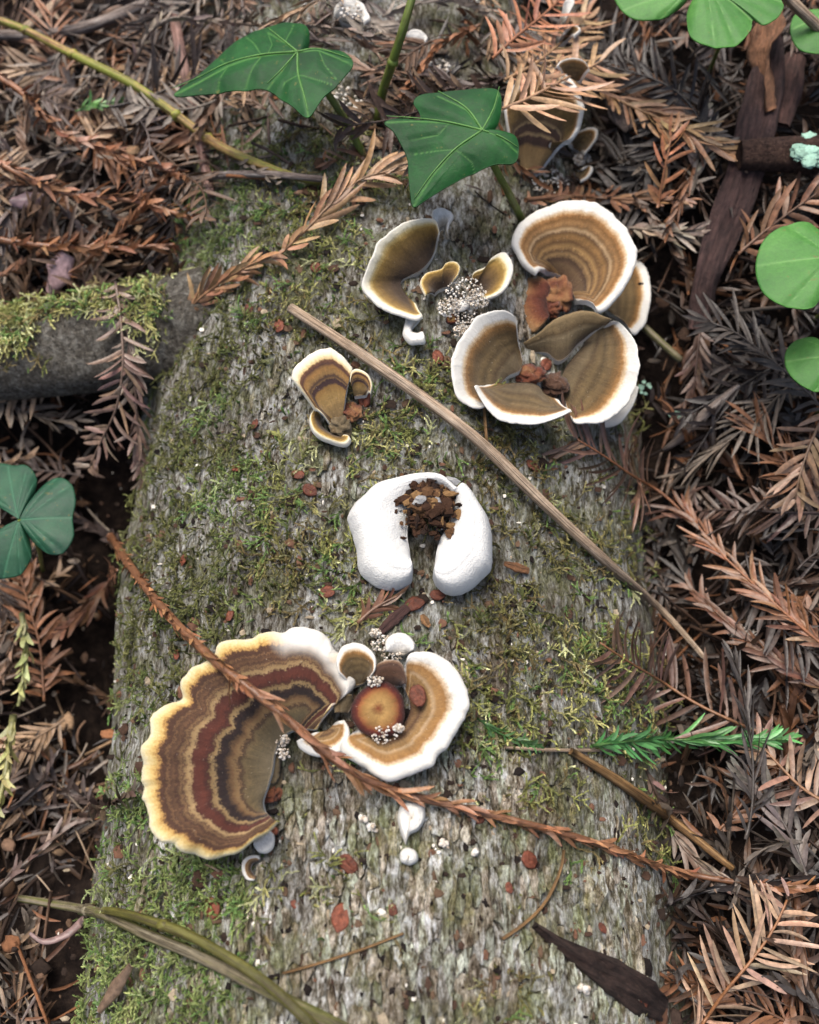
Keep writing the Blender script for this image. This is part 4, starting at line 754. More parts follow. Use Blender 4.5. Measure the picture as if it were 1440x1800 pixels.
ribbon('dry_leaf', 'small dull purple leaf scrap by the left vine tangle', 'dry leaf', [(20, 355), (50, 352), (80, 350)], [.15, .35, .2], .6, M['needle'], C(128, 104, 108, .75), .05, .12, 10, .06, .4, 'blade')
ribbon('dry_leaf', 'narrow brown leaf shred above the olive shoot', 'dry leaf', [(232, 1695), (205, 1735), (175, 1775)], [.08, .2, .12], .5, M['needle'], C(140, 116, 96, .75), .04, .08, 11, .04, .6, 'blade')
ribbon('dry_leaf', 'thin purple-grey curled leaf shred under the old grey vine', 'dry leaf', [(148, 1615), (120, 1640), (80, 1655), (52, 1640)], [.06, .15, .13, .06], .7, M['needle'], C(136, 112, 108, .75), .04, .06, 12, .04, 1.2, 'blade')
ribbon('bark_chip', 'brown wood sliver on bark beside the white horseshoe fungus', 'wood chip', [(886, 990), (908, 997), (930, 1004)], [.06, .14, .1], .12, M['bark'], C(150, 108, 76, .75), .06, .04, 13, .02)
ribbon('bark_chip', 'dark purple bark sliver behind the cream fungus nub', 'wood chip', [(668, 1112), (690, 1090), (718, 1066)], [.1, .17, .12], .12, M['bark'], C(92, 66, 62, .75), .06, .04, 14, .02)
ribbon('bark_chip', 'tan wood flake stuck beside the drip-shaped white fungus', 'wood chip', [(742, 1080), (748, 1092), (756, 1102)], [.06, .12, .05], .1, M['bark'], C(170, 130, 90, .75), .05, .03, 15, .02)

# ------------------------------------------------------------------ conifer sprigs
def needle_proto(nseg, bend_y, bend_z, wide=1.0):
    x = np.linspace(0, 1, nseg + 1); w = np.interp(x, [0, .05, .16, .5, .8, .93, 1], [.3, .45, .9, 1.0, .86, .55, .12]) * wide
    y0 = bend_y * x ** 2; z0 = bend_z * (x ** 2 - .35 * x) + .05 * np.sin(x * 3)
    V = np.concatenate([np.stack([x, y0 + w * .5 * .108 * s * 1.0, z0 - (0 if s else .022) * w], -1) for s in (-1, 0, 1)])
    n = nseg + 1; i = np.arange(nseg); F = np.vstack([np.stack([i, i + 1, n + i + 1, n + i], -1), np.stack([n + i, n + i + 1, 2 * n + i + 1, 2 * n + i], -1)])
    return V, F[:, ::-1]
PROTO = [needle_proto(7, by, bz) for by, bz in ((.0, .0), (.12, .05), (-.12, -.08), (.22, -.12), (-.2, .1), (.05, -.2))]
PROTO_ME = []
for V, F in PROTO: PROTO_ME.append(fast('needle', V / S, F))
PLO = [needle_proto(4, by, bz, 1.05) for by, bz in ((.0, .0), (.12, .06), (-.14, -.1), (.2, -.15))]
def sprig_frames(P, nlen, ang, spacing, curl, wid, scaly, both, seed, taper, up):
    r = np.random.default_rng(seed + 500); n = len(P); T, Bv, N = frames(P, up); L = np.concatenate([[0], np.cumsum(np.linalg.norm(np.diff(P, axis=0), axis=1))]); tot = L[-1]
    out = []; s = .15 * spacing; side = 1
    while s < tot:
        f = s / tot; i = min(int(np.searchsorted(L, s)), n - 1); p = P[i]
        ln = nlen * (taper[0] + (1 - taper[0]) * min(1, f / .22)) * (taper[1] + (1 - taper[1]) * min(1, (1 - f) / .3)) * r.uniform(.72, 1.15)
        if scaly:
            a = math.radians(ang * r.uniform(.5, 1.6) + (24 if r.uniform() < .1 else 0)); rot = r.uniform(0, 6.28); rad = (math.cos(rot) * Bv[i] + abs(math.sin(rot)) * N[i])
        else:
            a = math.radians(ang + r.normal(0, 9) - 14 * f); rad = Bv[i] * side + N[i] * r.normal(.04, .22)
        dr = T[i] * math.cos(a) + rad * math.sin(a); dr /= np.linalg.norm(dr)
        nn = N[i] + r.normal(0, .4 if not scaly else .1, 3) if not scaly else rad; y = np.cross(nn, dr); y /= np.linalg.norm(y) + 1e-9; z = np.cross(dr, y)
        k = int(r.integers(6)); flipy = side if not scaly else 1
        out.append((p, dr, y * flipy, z, ln * (1 if not scaly else r.uniform(.7, 1.2)), wid * r.uniform(.85, 1.15), k))
        side = -side
        if scaly or both: s += spacing * .5 * r.uniform(.8, 1.2)
        else: s += spacing; side = 1
        if r.uniform() < .08: s += spacing * r.uniform(.5, 2)
    return out
def sprig(label, px, h, col, nlen=1.2, ang=50, spacing=.22, curl=0, wid=1.0, scaly=False, both=True, seed=0, taper=(.5, .5), up=(0, -.25, 1), stem=.055, stemcol=None, mat='needle', group='dry conifer sprigs', name='conifer_sprig', P=None, amp=.12, single=True):
    if P is None: P = path3(px, h, spacing=.12)
    t = thing(name, label, 'sprig', P[0], group); r = np.random.default_rng(seed + 900)
    rs = np.linspace(stem, stem * .55, len(P)); tube('stem', P[::2] if len(P) > 12 else P, rs[::2] if len(P) > 12 else rs, M[mat if mat != 'green_needle' else 'green_needle'], t, 7, .15, seed, stemcol or tuple(np.array(col[:3]) * .8) + (1,))
    fr = sprig_frames(P, nlen, ang, spacing, curl, wid, scaly, both, seed, taper, up); base = LOC[t.name]
    if single:
        for p, x, y, z, ln, w, k in fr:
            o = bpy.data.objects.new('needle', PROTO_ME[k]); COL.objects.link(o); o.parent = t; wy = w * 1.0
            q = (p - base) * S; m = np.eye(4); m[:3, 0] = x * ln * S; m[:3, 1] = y * wy * S * np.sign(1); m[:3, 2] = z * ln * S; m[:3, 3] = q
            if np.linalg.det(m[:3, :3]) < 0: m[:3, 2] *= -1
            o.matrix_basis = Matrix(m.tolist())
            if not PROTO_ME[k].materials: PROTO_ME[k].materials.append(M['needle'])
            if mat != 'needle': o.material_slots[0].link = 'OBJECT'; o.material_slots[0].material = M[mat]
            kcol = np.array(col[:3]) * np.clip(1 + r.normal(0, amp), .5, 1.6) * np.clip(1 + r.normal(0, .05, 3), .8, 1.2); o.color = (*kcol, 1)
    else:
        V, F, Cc = needles_mesh(fr, col, amp, r); part('needles', V, F, M['needle_v'], t, {'Col': Cc}, 'stuff')
    return t
def pz(pts): return spline([at_z(x, y, z) for x, y, z in pts], 50)
def needles_mesh(fr, col, amp, r):
    Vs, Fs, Cs, o = [], [], [], 0
    for p, x, y, z, ln, w, k in fr:
        v, f = PLO[k % 4]; V = p + v[:, :1] * ln * x + v[:, 1:2] * w * y + v[:, 2:] * ln * z
        Vs.append(V); Fs.append(f + o); o += len(V); Cs.append(np.tile(np.array(col[:3]) * np.clip(1 + r.normal(0, amp * 1.6), .4, 1.8), (len(V), 1)))
    return np.vstack(Vs), np.vstack(Fs), np.vstack(Cs)
_C0 = C
def C(r, g, b, k=.72):                       # weathered: a little greyer than fresh
    m = .3 * r + .5 * g + .2 * b; return _C0(r + (m - r) * .22, (g + (m - g) * .22) * 1.01, (b + (m - b) * .22) * .93, k)
ORANGE, RUST, TAN, PINK, PURP, DARK, GREY = C(168, 96, 62), C(140, 78, 54), C(176, 126, 88), C(200, 148, 118), C(124, 92, 82), C(84, 60, 52), C(140, 120, 110)
sprig('long brown scaly twig lying diagonally over the banded fungus', [(186, 930), (225, 990), (270, 1052), (330, 1118), (400, 1182), (460, 1225), (510, 1268), (570, 1322), (655, 1380), (780, 1412), (900, 1442), (1040, 1478), (1180, 1530), (1330, 1556), (1460, 1562)],
      [.9, 1.0, 1.2, 1.7, 2.2, 2.1, 1.8, 1.5, .8, .3, .3, .3, .35, .5, .6], C(164, 104, 72), .8, 9, .17, 0, 1.15, True, True, 1, (.6, .9), stem=.145, stemcol=C(140, 86, 58), amp=.16)
sprig('purplish feathery sprig hanging over the mossy branch', None, 0, C(136, 104, 94), 1.15, 60, .19, 0, 1.35, False, True, 2, (.4, .4), P=pz([(203, 495, 4.0), (212, 560, 3.9), (216, 640, 3.5), (205, 715, 2.7), (180, 770, 1.8), (156, 824, 1.0)]))
sprig('dark sprig hanging behind the purplish feathery one', None, 0, C(112, 84, 76), .9, 36, .2, 0, 1.2, False, True, 3, P=pz([(222, 570, 3.7), (236, 660, 3.2), (242, 760, 2.2), (250, 850, 1.2)]))
sprig('tan sprig of forward-pointing needles rising past the larger ivy leaf', [(490, 448), (540, 402), (590, 350), (640, 312), (712, 296)], [.3, .5, .7, .9, 1.0], C(182, 130, 92), 1.45, 28, .25, 0, 1.6, False, True, 4, (.5, .7))
sprig('tan brown sprig lying on moss left of the straw top', [(303, 592), (330, 545), (380, 502), (440, 465), (486, 448)], [.3, .4, .5, .5, .4], C(168, 116, 82), 1.15, 24, .2, 0, 1.5, False, True, 5, (.5, .6))
sprig('pale pinkish sprig covering the stalked bracket', [(880, 192), (930, 172), (990, 140), (1030, 122), (1062, 104)], [2.6, 2.7, 2.7, 2.6, 2.4], PINK, 2.0, 42, .30, 0, 1.9, False, True, 6, (.8, .6))
sprig('second pale pinkish sprig above the stalked bracket', [(885, 142), (940, 112), (985, 75), (1035, 24)], [2.3, 2.4, 2.3, 2.0], C(192, 144, 110), 1.8, 38, .30, 0, 1.7, False, True, 7, (.8, .6))
sprig('orange sprig pointing to the far end of the log', [(864, 104), (905, 66), (955, 26), (1000, -16)], [2.2, 2.3, 2.2, 2.0], C(184, 112, 80), 1.5, 50, .28, 0, 1.6, False, True, 8, (.8, .7))
sprig('tan sprig with close needles leading from pale sprigs to the right litter', [(1045, 148), (1100, 182), (1160, 208), (1220, 238), (1292, 272)], [1.6, 1.5, 1.3, 1.1, .9], TAN, 1.3, 26, .22, 0, 1.5, False, True, 9, (.6, .7))
sprig('small bright orange sprig standing among grey litter', [(1156, 366), (1164, 320), (1172, 280), (1182, 232)], [.6, 1.0, 1.3, 1.5], C(190, 116, 76), .95, 48, .24, 0, 1.3, False, True, 10, (.7, .6))
sprig('flat brown sprig beside the bark strip under the large clover', [(1296, 448), (1340, 410), (1390, 372), (1450, 330)], [.9, 1.0, 1.1, 1.2], C(146, 96, 72), 1.5, 46, .25, 0, 1.7, False, True, 11, (.8, .8))
sprig('feathery dark brown sprig fanning out below the rosette', [(1215, 915), (1165, 868), (1110, 835), (1060, 800), (1008, 768)], [.8, .8, .8, .7, .5], C(128, 88, 74), 1.75, 56, .21, 0, 1.2, False, True, 12, (.6, .8), stemcol=C(150, 86, 52))
sprig('rust brown sprig continuing down the right-hand litter', [(1460, 1145), (1385, 1082), (1320, 1022), (1260, 965), (1205, 895)], [1.2, 1.2, 1.2, 1.1, 1.0], C(140, 88, 64), 1.2, 24, .17, 0, 1.2, False, True, 13, (.7, .8), stemcol=C(150, 86, 52))
sprig('dark rust sprig parallel below the rust brown one', [(1455, 1215), (1350, 1150), (1280, 1095), (1215, 1035)], [.8, .8, .7, .6], C(116, 74, 56), 1.0, 22, .18, 0, 1.4, False, True, 14, (.7, .8))
sprig('brown fern-like sprig with curved needles above the green sprig', [(1335, 1288), (1230, 1240), (1160, 1196), (1100, 1160), (1052, 1128)], [.5, .7, .8, .6, .4], C(122, 86, 76), 1.9, 58, .25, 0, 1.5, False, True, 15, (.8, .5), stemcol=C(140, 88, 56))
sprig('pale pinkish-brown sprig with tidy long needles at the low right', [(1215, 1830), (1270, 1750), (1320, 1690), (1362, 1630), (1388, 1572)], [1.0, 1.1, 1.1, 1.0, .9], C(186, 144, 126), 1.7, 64, .20, 0, 1.35, False, True, 16, (.9, .35), stemcol=C(182, 112, 68))
sprig('dark sprig with bent needles beyond the green sprig tip', [(1465, 1420), (1410, 1385), (1370, 1345), (1330, 1300)], [.9, .8, .7, .6], C(150, 110, 94), 1.3, 58, .24, 0, 1.5, False, True, 17, (.7, .8), stemcol=C(140, 92, 62))
sprig('fresh green conifer sprig resting on the log edge', [(1036, 1312), (1110, 1302), (1200, 1300), (1300, 1302), (1385, 1299)], [.3, .5, .7, .8, .8], _C0(92, 150, 84), 1.05, 22, .12, 0, 1.1, False, True, 18, (.6, .5), stemcol=C(90, 140, 70), mat='green_needle', group='fresh green sprigs', amp=.2)
sprig('small dark green moss-like sprig by the thin short straw', [(838, 1262), (880, 1290), (945, 1312)], .2, C(64, 112, 48), .35, 34, .09, 0, .7, False, True, 19, (.6, .6), mat='green_needle', group='fresh green sprigs', stem=.03)
sprig('small bright green sprig tip below the vine in the left litter', [(132, 196), (165, 184), (205, 178)], .9, C(92, 150, 70), .55, 30, .12, 0, .9, False, True, 20, (.6, .6), mat='green_needle', group='fresh green sprigs', stem=.03)
sprig('small brown sprig sticking out under the white horseshoe fungus', [(628, 1096), (660, 1068), (706, 1044)], .25, C(132, 88, 68), .8, 24, .2, 0, 1.3, False, True, 21, (.6, .7))
sprig('greyish dry twig with peeling needles arching behind the larger ivy leaf', [(215, 140), (240, 100), (262, 55), (300, 32), (380, 36), (480, 46), (580, 48), (690, 72)], [1.0, 1.5, 1.8, 1.8, 1.5, 1.3, 1.1, .9], C(128, 106, 98), .7, 22, .2, 0, 1.2, True, True, 22, (.6, .7), stem=.09)
sprig('orange-brown sprig lowest of the three running right beneath the vine', [(-10, 420), (80, 432), (190, 436), (310, 430)], [1.0, 1.1, 1.1, .8], C(158, 96, 66), .8, 26, .18, 0, 1.6, True, True, 23, (.6, .6), stem=.12)
sprig('orange-brown sprig ending at the moss below the pinkish twig', [(-15, 280), (60, 318), (140, 345), (230, 352), (350, 388)], [1.3, 1.3, 1.3, 1.1, .7], C(166, 104, 74), .8, 24, .18, 0, 1.6, True, True, 24, (.6, .6), stem=.12)
sprig('orange-brown sprig passing under the vine from the left edge', [(-10, 128), (50, 172), (110, 236), (190, 262), (330, 312)], [1.4, 1.4, 1.3, 1.1, .8], C(160, 100, 72), .8, 24, .18, 0, 1.6, True, True, 25, (.6, .6), stem=.12)
sprig('dark purplish braided sprig leading to the banded fan', [(-10, 1570), (60, 1505), (140, 1440), (245, 1388)], [.6, .8, .9, .5], C(110, 86, 80), .8, 18, .17, 0, 1.5, True, True, 26, (.6, .6), stem=.1)
sprig('rust sprig hanging in the dark hollow left of the log', [(206, 1000), (170, 1050), (135, 1085), (104, 1115)], [.8, 1.2, 1.3, 1.2], C(140, 88, 64), 1.1, 24, .18, 0, 1.5, False, True, 27)
sprig('yellow-green lichen-coated twig at the left edge', [(38, 1075), (46, 1140), (40, 1200), (30, 1250)], [1.6, 1.6, 1.5, 1.4], C(166, 164, 104), .6, 16, .2, 0, 1.8, True, True, 28, (.8, .8), stem=.1)
sprig('yellowish scaly twig below the lichen-coated one', [(24, 1255), (16, 1310), (10, 1360), (-4, 1420)], [1.4, 1.4, 1.4, 1.3], C(164, 158, 92), .6, 18, .18, 0, 2.0, True, True, 29, (.8, .8), stem=.12)
sprig('brown sprig leaning from right edge over dark litter', [(1455, 715), (1425, 780), (1405, 840), (1398, 880)], [1.6, 1.5, 1.4, 1.2], C(150, 110, 88), 1.3, 48, .22, 0, 1.5, False, True, 30)
sprig('dark sprig pointing down under the bark strip end', [(1232, 575), (1226, 620), (1222, 665), (1216, 720)], [.5, .6, .6, .4], C(112, 78, 68), 1.0, 30, .2, 0, 1.3, False, True, 31)
sprig('orange-brown flat sprig lying behind the ringed bracket', [(920, 352), (1000, 345), (1090, 350), (1215, 352)], [.5, .6, .6, .5], C(146, 96, 70), .8, 30, .17, 0, 1.4, False, True, 32, stem=.08)
sprig('grey dry sprig right of the ringed bracket', [(1105, 400), (1150, 405), (1190, 412), (1235, 405)], .5, C(134, 112, 102), .9, 28, .17, 0, 1.3, False, True, 33)
sprig('dark brown flat sprig spreading beside the rust brown one', [(1455, 902), (1370, 900), (1290, 896), (1225, 898)], [.5, .6, .6, .5], C(100, 72, 66), 1.3, 60, .2, 0, 1.3, False, True, 34)
sprig('grey-purple needles drooping below the bent brown straw', [(1135, 1350), (1170, 1430), (1205, 1495), (1290, 1565)], [.3, .3, .3, .2], C(118, 92, 84), 1.1, 24, .24, 0, 1.3, False, True, 35)
sprig('sprig of charcoal needles at the litter edge beneath the green sprig', [(1420, 1545), (1395, 1480), (1360, 1420), (1310, 1370)], [.4, .5, .5, .5], C(100, 86, 86), 1.3, 30, .25, 0, 1.5, False, True, 36)
sprig('rust sprig hanging below the long scaly twig near the right edge', [(1400, 1575), (1405, 1640), (1398, 1710), (1390, 1790)], [.3, .3, .3, .2], C(130, 82, 60), 1.0, 20, .18, 0, 1.6, True, True, 37, stem=.12)
sprig('flat grey feathery sprig under the tan sprig at upper right', [(1215, 345), (1225, 290), (1238, 240), (1240, 190)], .5, C(148, 130, 122), .9, 40, .2, 0, 1.4, False, True, 38)

# ------------------------------------------------------------------ scattered litter sprigs, each its own thing
def litter_ok(px, py):
    """how much needle litter lies here (0..1)"""
    left = np.interp(py, [0, 120, 230, 330, 420, 500, 620, 900, 1300, 1450, 1560, 1800], [700, 660, 560, 410, 345, 330, 190, 190, 180, 170, 90, 60])
    right = np.interp(py, [0, 120, 230, 330, 420, 700, 800, 1000, 1150, 1300, 1600, 1800], [640, 640, 650, 790, 1080, 1125, 1155, 1165, 1195, 1215, 1190, 1150])
    w = 55 * vn(np.asarray(py) / 70.0, np.asarray(py) * 0, 301) + 25 * vn(np.asarray(py) / 25.0, np.asarray(py) * 0, 302)
    return (px < left + w * .8) | (px > right + w - 12)
FUNGI_PX = [(690, 500, 110), (1010, 450, 130), (960, 640, 180), (955, 235, 75), (1025, 250, 40)]
def clear(px, py):
    for x, y, r in FUNGI_PX:
        if math.hypot(px - x, py - y) < r: return False
    return True
PALL = [C(128, 94, 80), C(96, 76, 76), C(152, 94, 64), C(104, 72, 54), C(142, 124, 120), C(64, 47, 42), C(168, 130, 106)]
PALR = [C(92, 64, 50), C(62, 46, 43), C(108, 93, 89), C(130, 80, 54), C(44, 33, 32), C(76, 66, 66), C(76, 52, 42)]
CNL = ['dull pink-brown', 'purplish grey', 'orange-brown', 'plain brown', 'pale grey', 'dark brown', 'light tan']
CNR = ['brown', 'dark plum', 'pale grey', 'rusty brown', 'blackish', 'dull grey', 'chocolate brown']
ZONES = {'left': (' in the tangled litter left of the log', 'tangled sprigs left of the log'), 'right': (' in the litter right of the log', 'tangled sprigs right of the log'), 'far': (' matted over the far end of the log', 'matted sprigs at the far end of the log')}
def rand_path(px, py, L, r, hmax):
    p = at_surf(px, py, 0.0); a = r.uniform(0, 6.28); n = 14; Pp = [p[:2].copy()]; k = r.normal(0, .05)
    for i in range(n): Pp.append(Pp[-1] + np.array([math.cos(a), math.sin(a)]) * L / n); a += k + r.normal(0, .06)
    Pp = np.array(Pp) - (np.array(Pp).mean(0) - p[:2]); z = H(Pp[:, 0], Pp[:, 1]); z = np.convolve(np.concatenate([[z[0]] * 3, z, [z[-1]] * 3]), np.ones(7) / 7, 'valid')
    z = np.maximum(z, H(Pp[:, 0], Pp[:, 1]) - .1) + r.uniform(.05, hmax) + np.linspace(0, r.normal(0, .5), n + 1) * 1.0
    return spline(np.column_stack([Pp, z]), 34)
cnt = {'left': 0, 'right': 0, 'far': 0}; rr = np.random.default_rng(77); tries = 0
while sum(cnt.values()) < 165 and tries < 6000:
    tries += 1; px, py = rr.uniform(-80, 1520), rr.uniform(-60, 1860)
    if not litter_ok(px, py) or not clear(px, py): continue
    zone = 'far' if (py < 200 and 430 < px < 1000) else ('left' if px < 700 else 'right')
    pal = PALR if zone == 'right' else PALL; lab, grp = ZONES[zone]
    if zone == 'left' and py > 560 and rr.uniform() < (.8 if px > 60 and py < 1400 else .5): continue
    if zone == 'right' and 1100 < px < 1300 and 500 < py < 1300 and rr.uniform() < .6: continue
    if zone == 'right' and rr.uniform() < .45: continue
    P = rand_path(px, py, rr.uniform(2.5, 5.5), rr, .9); sc = rr.uniform() < .35
    if any((lambda q: 0 < q[0] < 1440 and not litter_ok(q[0] , q[1]))(project(P[i])) for i in (0, -1)) and rr.uniform() < .8: continue
    cnt[zone] += 1; ci = int(rr.integers(7)); lab = (CNR if zone == 'right' else CNL)[ci] + (' scaly' if sc else ' feathery') + ' conifer sprig' + lab
    sprig(lab, None, 0, pal[ci], rr.uniform(.6, .9) if sc else rr.uniform(1.0, 1.7), 16 if sc else rr.uniform(26, 58), rr.uniform(.18, .27), 0, rr.uniform(1.0, 1.5), sc, True, 1000 + tries, (.6, .6), stem=.05, group=grp, P=P, single=False, amp=.14, up=(rr.normal(0, .5), rr.normal(-.1, .5), 1))

# ------------------------------------------------------------------ needle litter in bulk
def bulk_litter():
    r = np.random.default_rng(5); Vs, Fs, Cs, o = [], [], [], 0
    def add(p, x, z, ln, w, col, k):
        nonlocal o
        y = np.cross(z, x); y /= np.linalg.norm(y) + 1e-9; z2 = np.cross(x, y); v, f = PLO[k]
        V = p + v[:, :1] * ln * x + v[:, 1:2] * w * y + v[:, 2:] * ln * z2; Vs.append(V); Fs.append(f + o); o += len(V); Cs.append(np.tile(col, (len(V), 1)))
    N = 13000; px = r.uniform(-350, 1800, N); py = r.uniform(-220, 2050, N)
    keep = litter_ok(px, py) | (px < -20) | (px > 1460); px, py = px[keep], py[keep]; P = at_surf(px, py, 0.0)
    for q in range(len(px)):
        if not clear(px[q], py[q]) and r.uniform() < .8: continue
        pal = PALR if px[q] > 700 else PALL; col = np.array(pal[r.integers(7)][:3]) * r.uniform(.25, 1.15)
        a = r.uniform(0, 6.28); x = np.array([math.cos(a), math.sin(a), r.normal(0, .3)]); x /= np.linalg.norm(x); z = np.array([r.normal(0, .5), r.normal(0, .5), 1.0])
        if (px[q] > 900 and py[q] > 350 or px[q] < 300 and 560 < py[q] < 1300) and not (1150 < px[q] < 1330 and py[q] > 1230) and r.uniform() < (.72 if 40 < px[q] < 1310 else .6): continue
        if r.uniform() < .25: continue
        add(P[q] + [0, 0, r.uniform(-1.3, .3)], x, z, r.uniform(.6, 1.5), r.uniform(.8, 1.3), col, int(r.integers(4)))
    N2 = 9000; wx, wy = r.uniform(-48, 48, N2), r.uniform(-32, 66, N2); wz = H(wx, wy); qx, qy = project(np.stack([wx, wy, wz], -1))
    outm = ((qx < -100) | (qx > 1540) | (qy < -100) | (qy > 1900)) & (log_z(wx, wy) < wz - .3)      # the litter goes on beyond the picture
    for q in np.nonzero(outm)[0]:
        a = r.uniform(0, 6.28); x = np.array([math.cos(a), math.sin(a), r.normal(0, .25)]); x /= np.linalg.norm(x)
        add(np.array([wx[q], wy[q], wz[q] + r.uniform(-.9, .3)]), x, np.array([r.normal(0, .4), r.normal(0, .4), 1.0]), r.uniform(1.0, 2.2), r.uniform(1.2, 2.4), np.array(PALL[r.integers(7)][:3]) * r.uniform(.3, 1.1), int(r.integers(4)))
    for q in range(420):                                              # broken sprigs, buried deeper
        a, b = r.uniform(-300, 1740), r.uniform(-200, 1980)
        if not (litter_ok(a, b) or a < 0 or a > 1440) or not clear(a, b): continue
        P2 = rand_path(a, b, r.uniform(2, 5), r, .1); P2[:, 2] -= r.uniform(0, .7); pal = PALR if a > 700 else PALL
        fr = sprig_frames(P2, r.uniform(.6, 1.2), r.uniform(18, 55), .22, 0, r.uniform(1, 1.6), r.uniform() < .3, True, q + 4000, (.6, .6), (r.normal(0, .4), r.normal(0, .4), 1))
        V, F, Cc = needles_mesh(fr, np.array(pal[r.integers(7)]) * r.uniform(.5, 1.0), .15, r); Vs.append(V); Fs.append(F + o); Cs.append(Cc); o += len(V)
    ob = obj('needle_litter', fast('needle_litter', np.vstack(Vs), np.vstack(Fs), True, {'Col': np.vstack(Cs)}), M['needle_v'])
    tag(ob, 'deep loose brown needle litter on both sides of the log', 'needle litter', None, 'stuff')
bulk_litter()

C = _C0
def fragments():
    r = np.random.default_rng(61); Vs, Fs, Cs, o = [], [], [], 0; N = 3600
    px = r.uniform(-200, 1640, N); py = r.uniform(-150, 1950, N); ok = litter_ok(px, py) | ((py < 340) & (px > 380) & (px < 960)); px, py = px[ok], py[ok]; P = at_surf(px, py, 0.0)
    for i, p in enumerate(P):
        q = r.uniform(); pal = PALR if px[i] > 700 else PALL; col = np.array(pal[r.integers(7)][:3]) * r.uniform(.5, 1.2); p = p + [0, 0, r.uniform(-.8, .25) if litter_ok(px[i], py[i]) else .04]
        if q < .55: V, F = lump_geo(p, r.uniform(.05, .2), int(r.integers(999)), (r.uniform(.6, 2), r.uniform(.6, 2), r.uniform(.15, .4)), .8, 8, 5, 2.2); F = np.vstack([F[:, [0, 1, 2]], F[:, [0, 2, 3]]])
        else:
            a = r.uniform(0, 6.28); L = r.uniform(.8, 3.2); d2 = np.array([math.cos(a), math.sin(a), r.normal(0, .15)]); bend = r.normal(0, .18, 3)
            Q = np.array([p + d2 * L * (f - .5) + bend * (4 * (f - .5) ** 2) * .6 for f in np.linspace(0, 1, 6)]); V, F0, _ = tube_geo(Q, r.uniform(.025, .07), 5, .2, int(r.integers(99)))
            F = np.array([t for f in F0 for t in ([f] if len(f) == 3 else [[f[0], f[1], f[2]], [f[0], f[2], f[3]]])])
        Vs.append(V); Fs.append(F + o); o += len(V); Cs.append(np.tile(col, (len(V), 1)))
    ob = obj('litter_fragments', fast('litter_fragments', np.vstack(Vs), np.vstack(Fs), True, {'Col': np.vstack(Cs)}), M['crumb']); tag(ob, 'broken twig bits and bark scraps mixed into the needle litter', 'litter', None, 'stuff')
fragments()
# ------------------------------------------------------------------ moss
def moss_shoot(r, kind):
    V, F, tcol = [], [], []
    def leaf(p, d, w, t):
        q = np.cross(d, r.normal(0, 1, 3)); q /= np.linalg.norm(q) + 1e-9; i = len(V); V.extend([p - q * w * .5, p + q * w * .5, p + d]); F.append([i, i + 1, i + 2]); tcol.extend([t * .85, t * .85, t * 1.15])
    def axis(p, d, L, n, ll, w, t0, t1, bend, br):
        d = d / np.linalg.norm(d)
        for k in range(n):
            f = k / (n - 1); t = t0 + (t1 - t0) * f ** 1.3; q = p + d * L / n; dd = d + bend * .14 + r.normal(0, .05, 3); dd /= np.linalg.norm(dd)
            i = len(V); e = np.cross(d, [.3, .2, 1]); e = e / (np.linalg.norm(e) + 1e-9) * w * .3; V.extend([p - e, p + e, q]); F.append([i, i + 1, i + 2]); tcol.extend([t * .6] * 3)
            a0 = r.uniform(0, 6.28)
            for g in range(3):
                o = r.normal(0, 1, 3); o -= d * (o @ d); o /= np.linalg.norm(o) + 1e-9
                leaf(p, (d * r.uniform(.8, 1.1) + o * r.uniform(.3, .55)) * ll * (1 - .3 * f), w, t * r.uniform(.8, 1.2))
            if br and k in br:
                sg = r.choice([-1, 1]); o = np.cross(d, [0, 0, 1.0]) * sg
                axis(p, d * .7 + o * .7 + np.array([0, 0, .2]), L * r.uniform(.3, .55), max(4, n // 2), ll * .9, w * .9, t, t1 * r.uniform(.9, 1.1), np.array([0, 0, -.35]), None)
            p, d = q, dd
    if kind == 0: axis(np.zeros(3), np.array([r.normal(0, .5), r.normal(0, .5), 1.0]), r.uniform(.22, .5), 5, .15, .06, .5, 1.15, r.normal(0, .5, 3), None)
    else:
        n = int(r.integers(10, 16)); br = set(int(q) for q in r.integers(2, n - 2, int(r.integers(1, 5))))
        axis(np.zeros(3), np.array([1, r.normal(0, .2), .55]), n * .085, n, .15, .062, .45, 1.25, np.array([0, r.normal(0, .7), -.5]), br)
    return np.array(V), np.array(F), np.array(tcol)
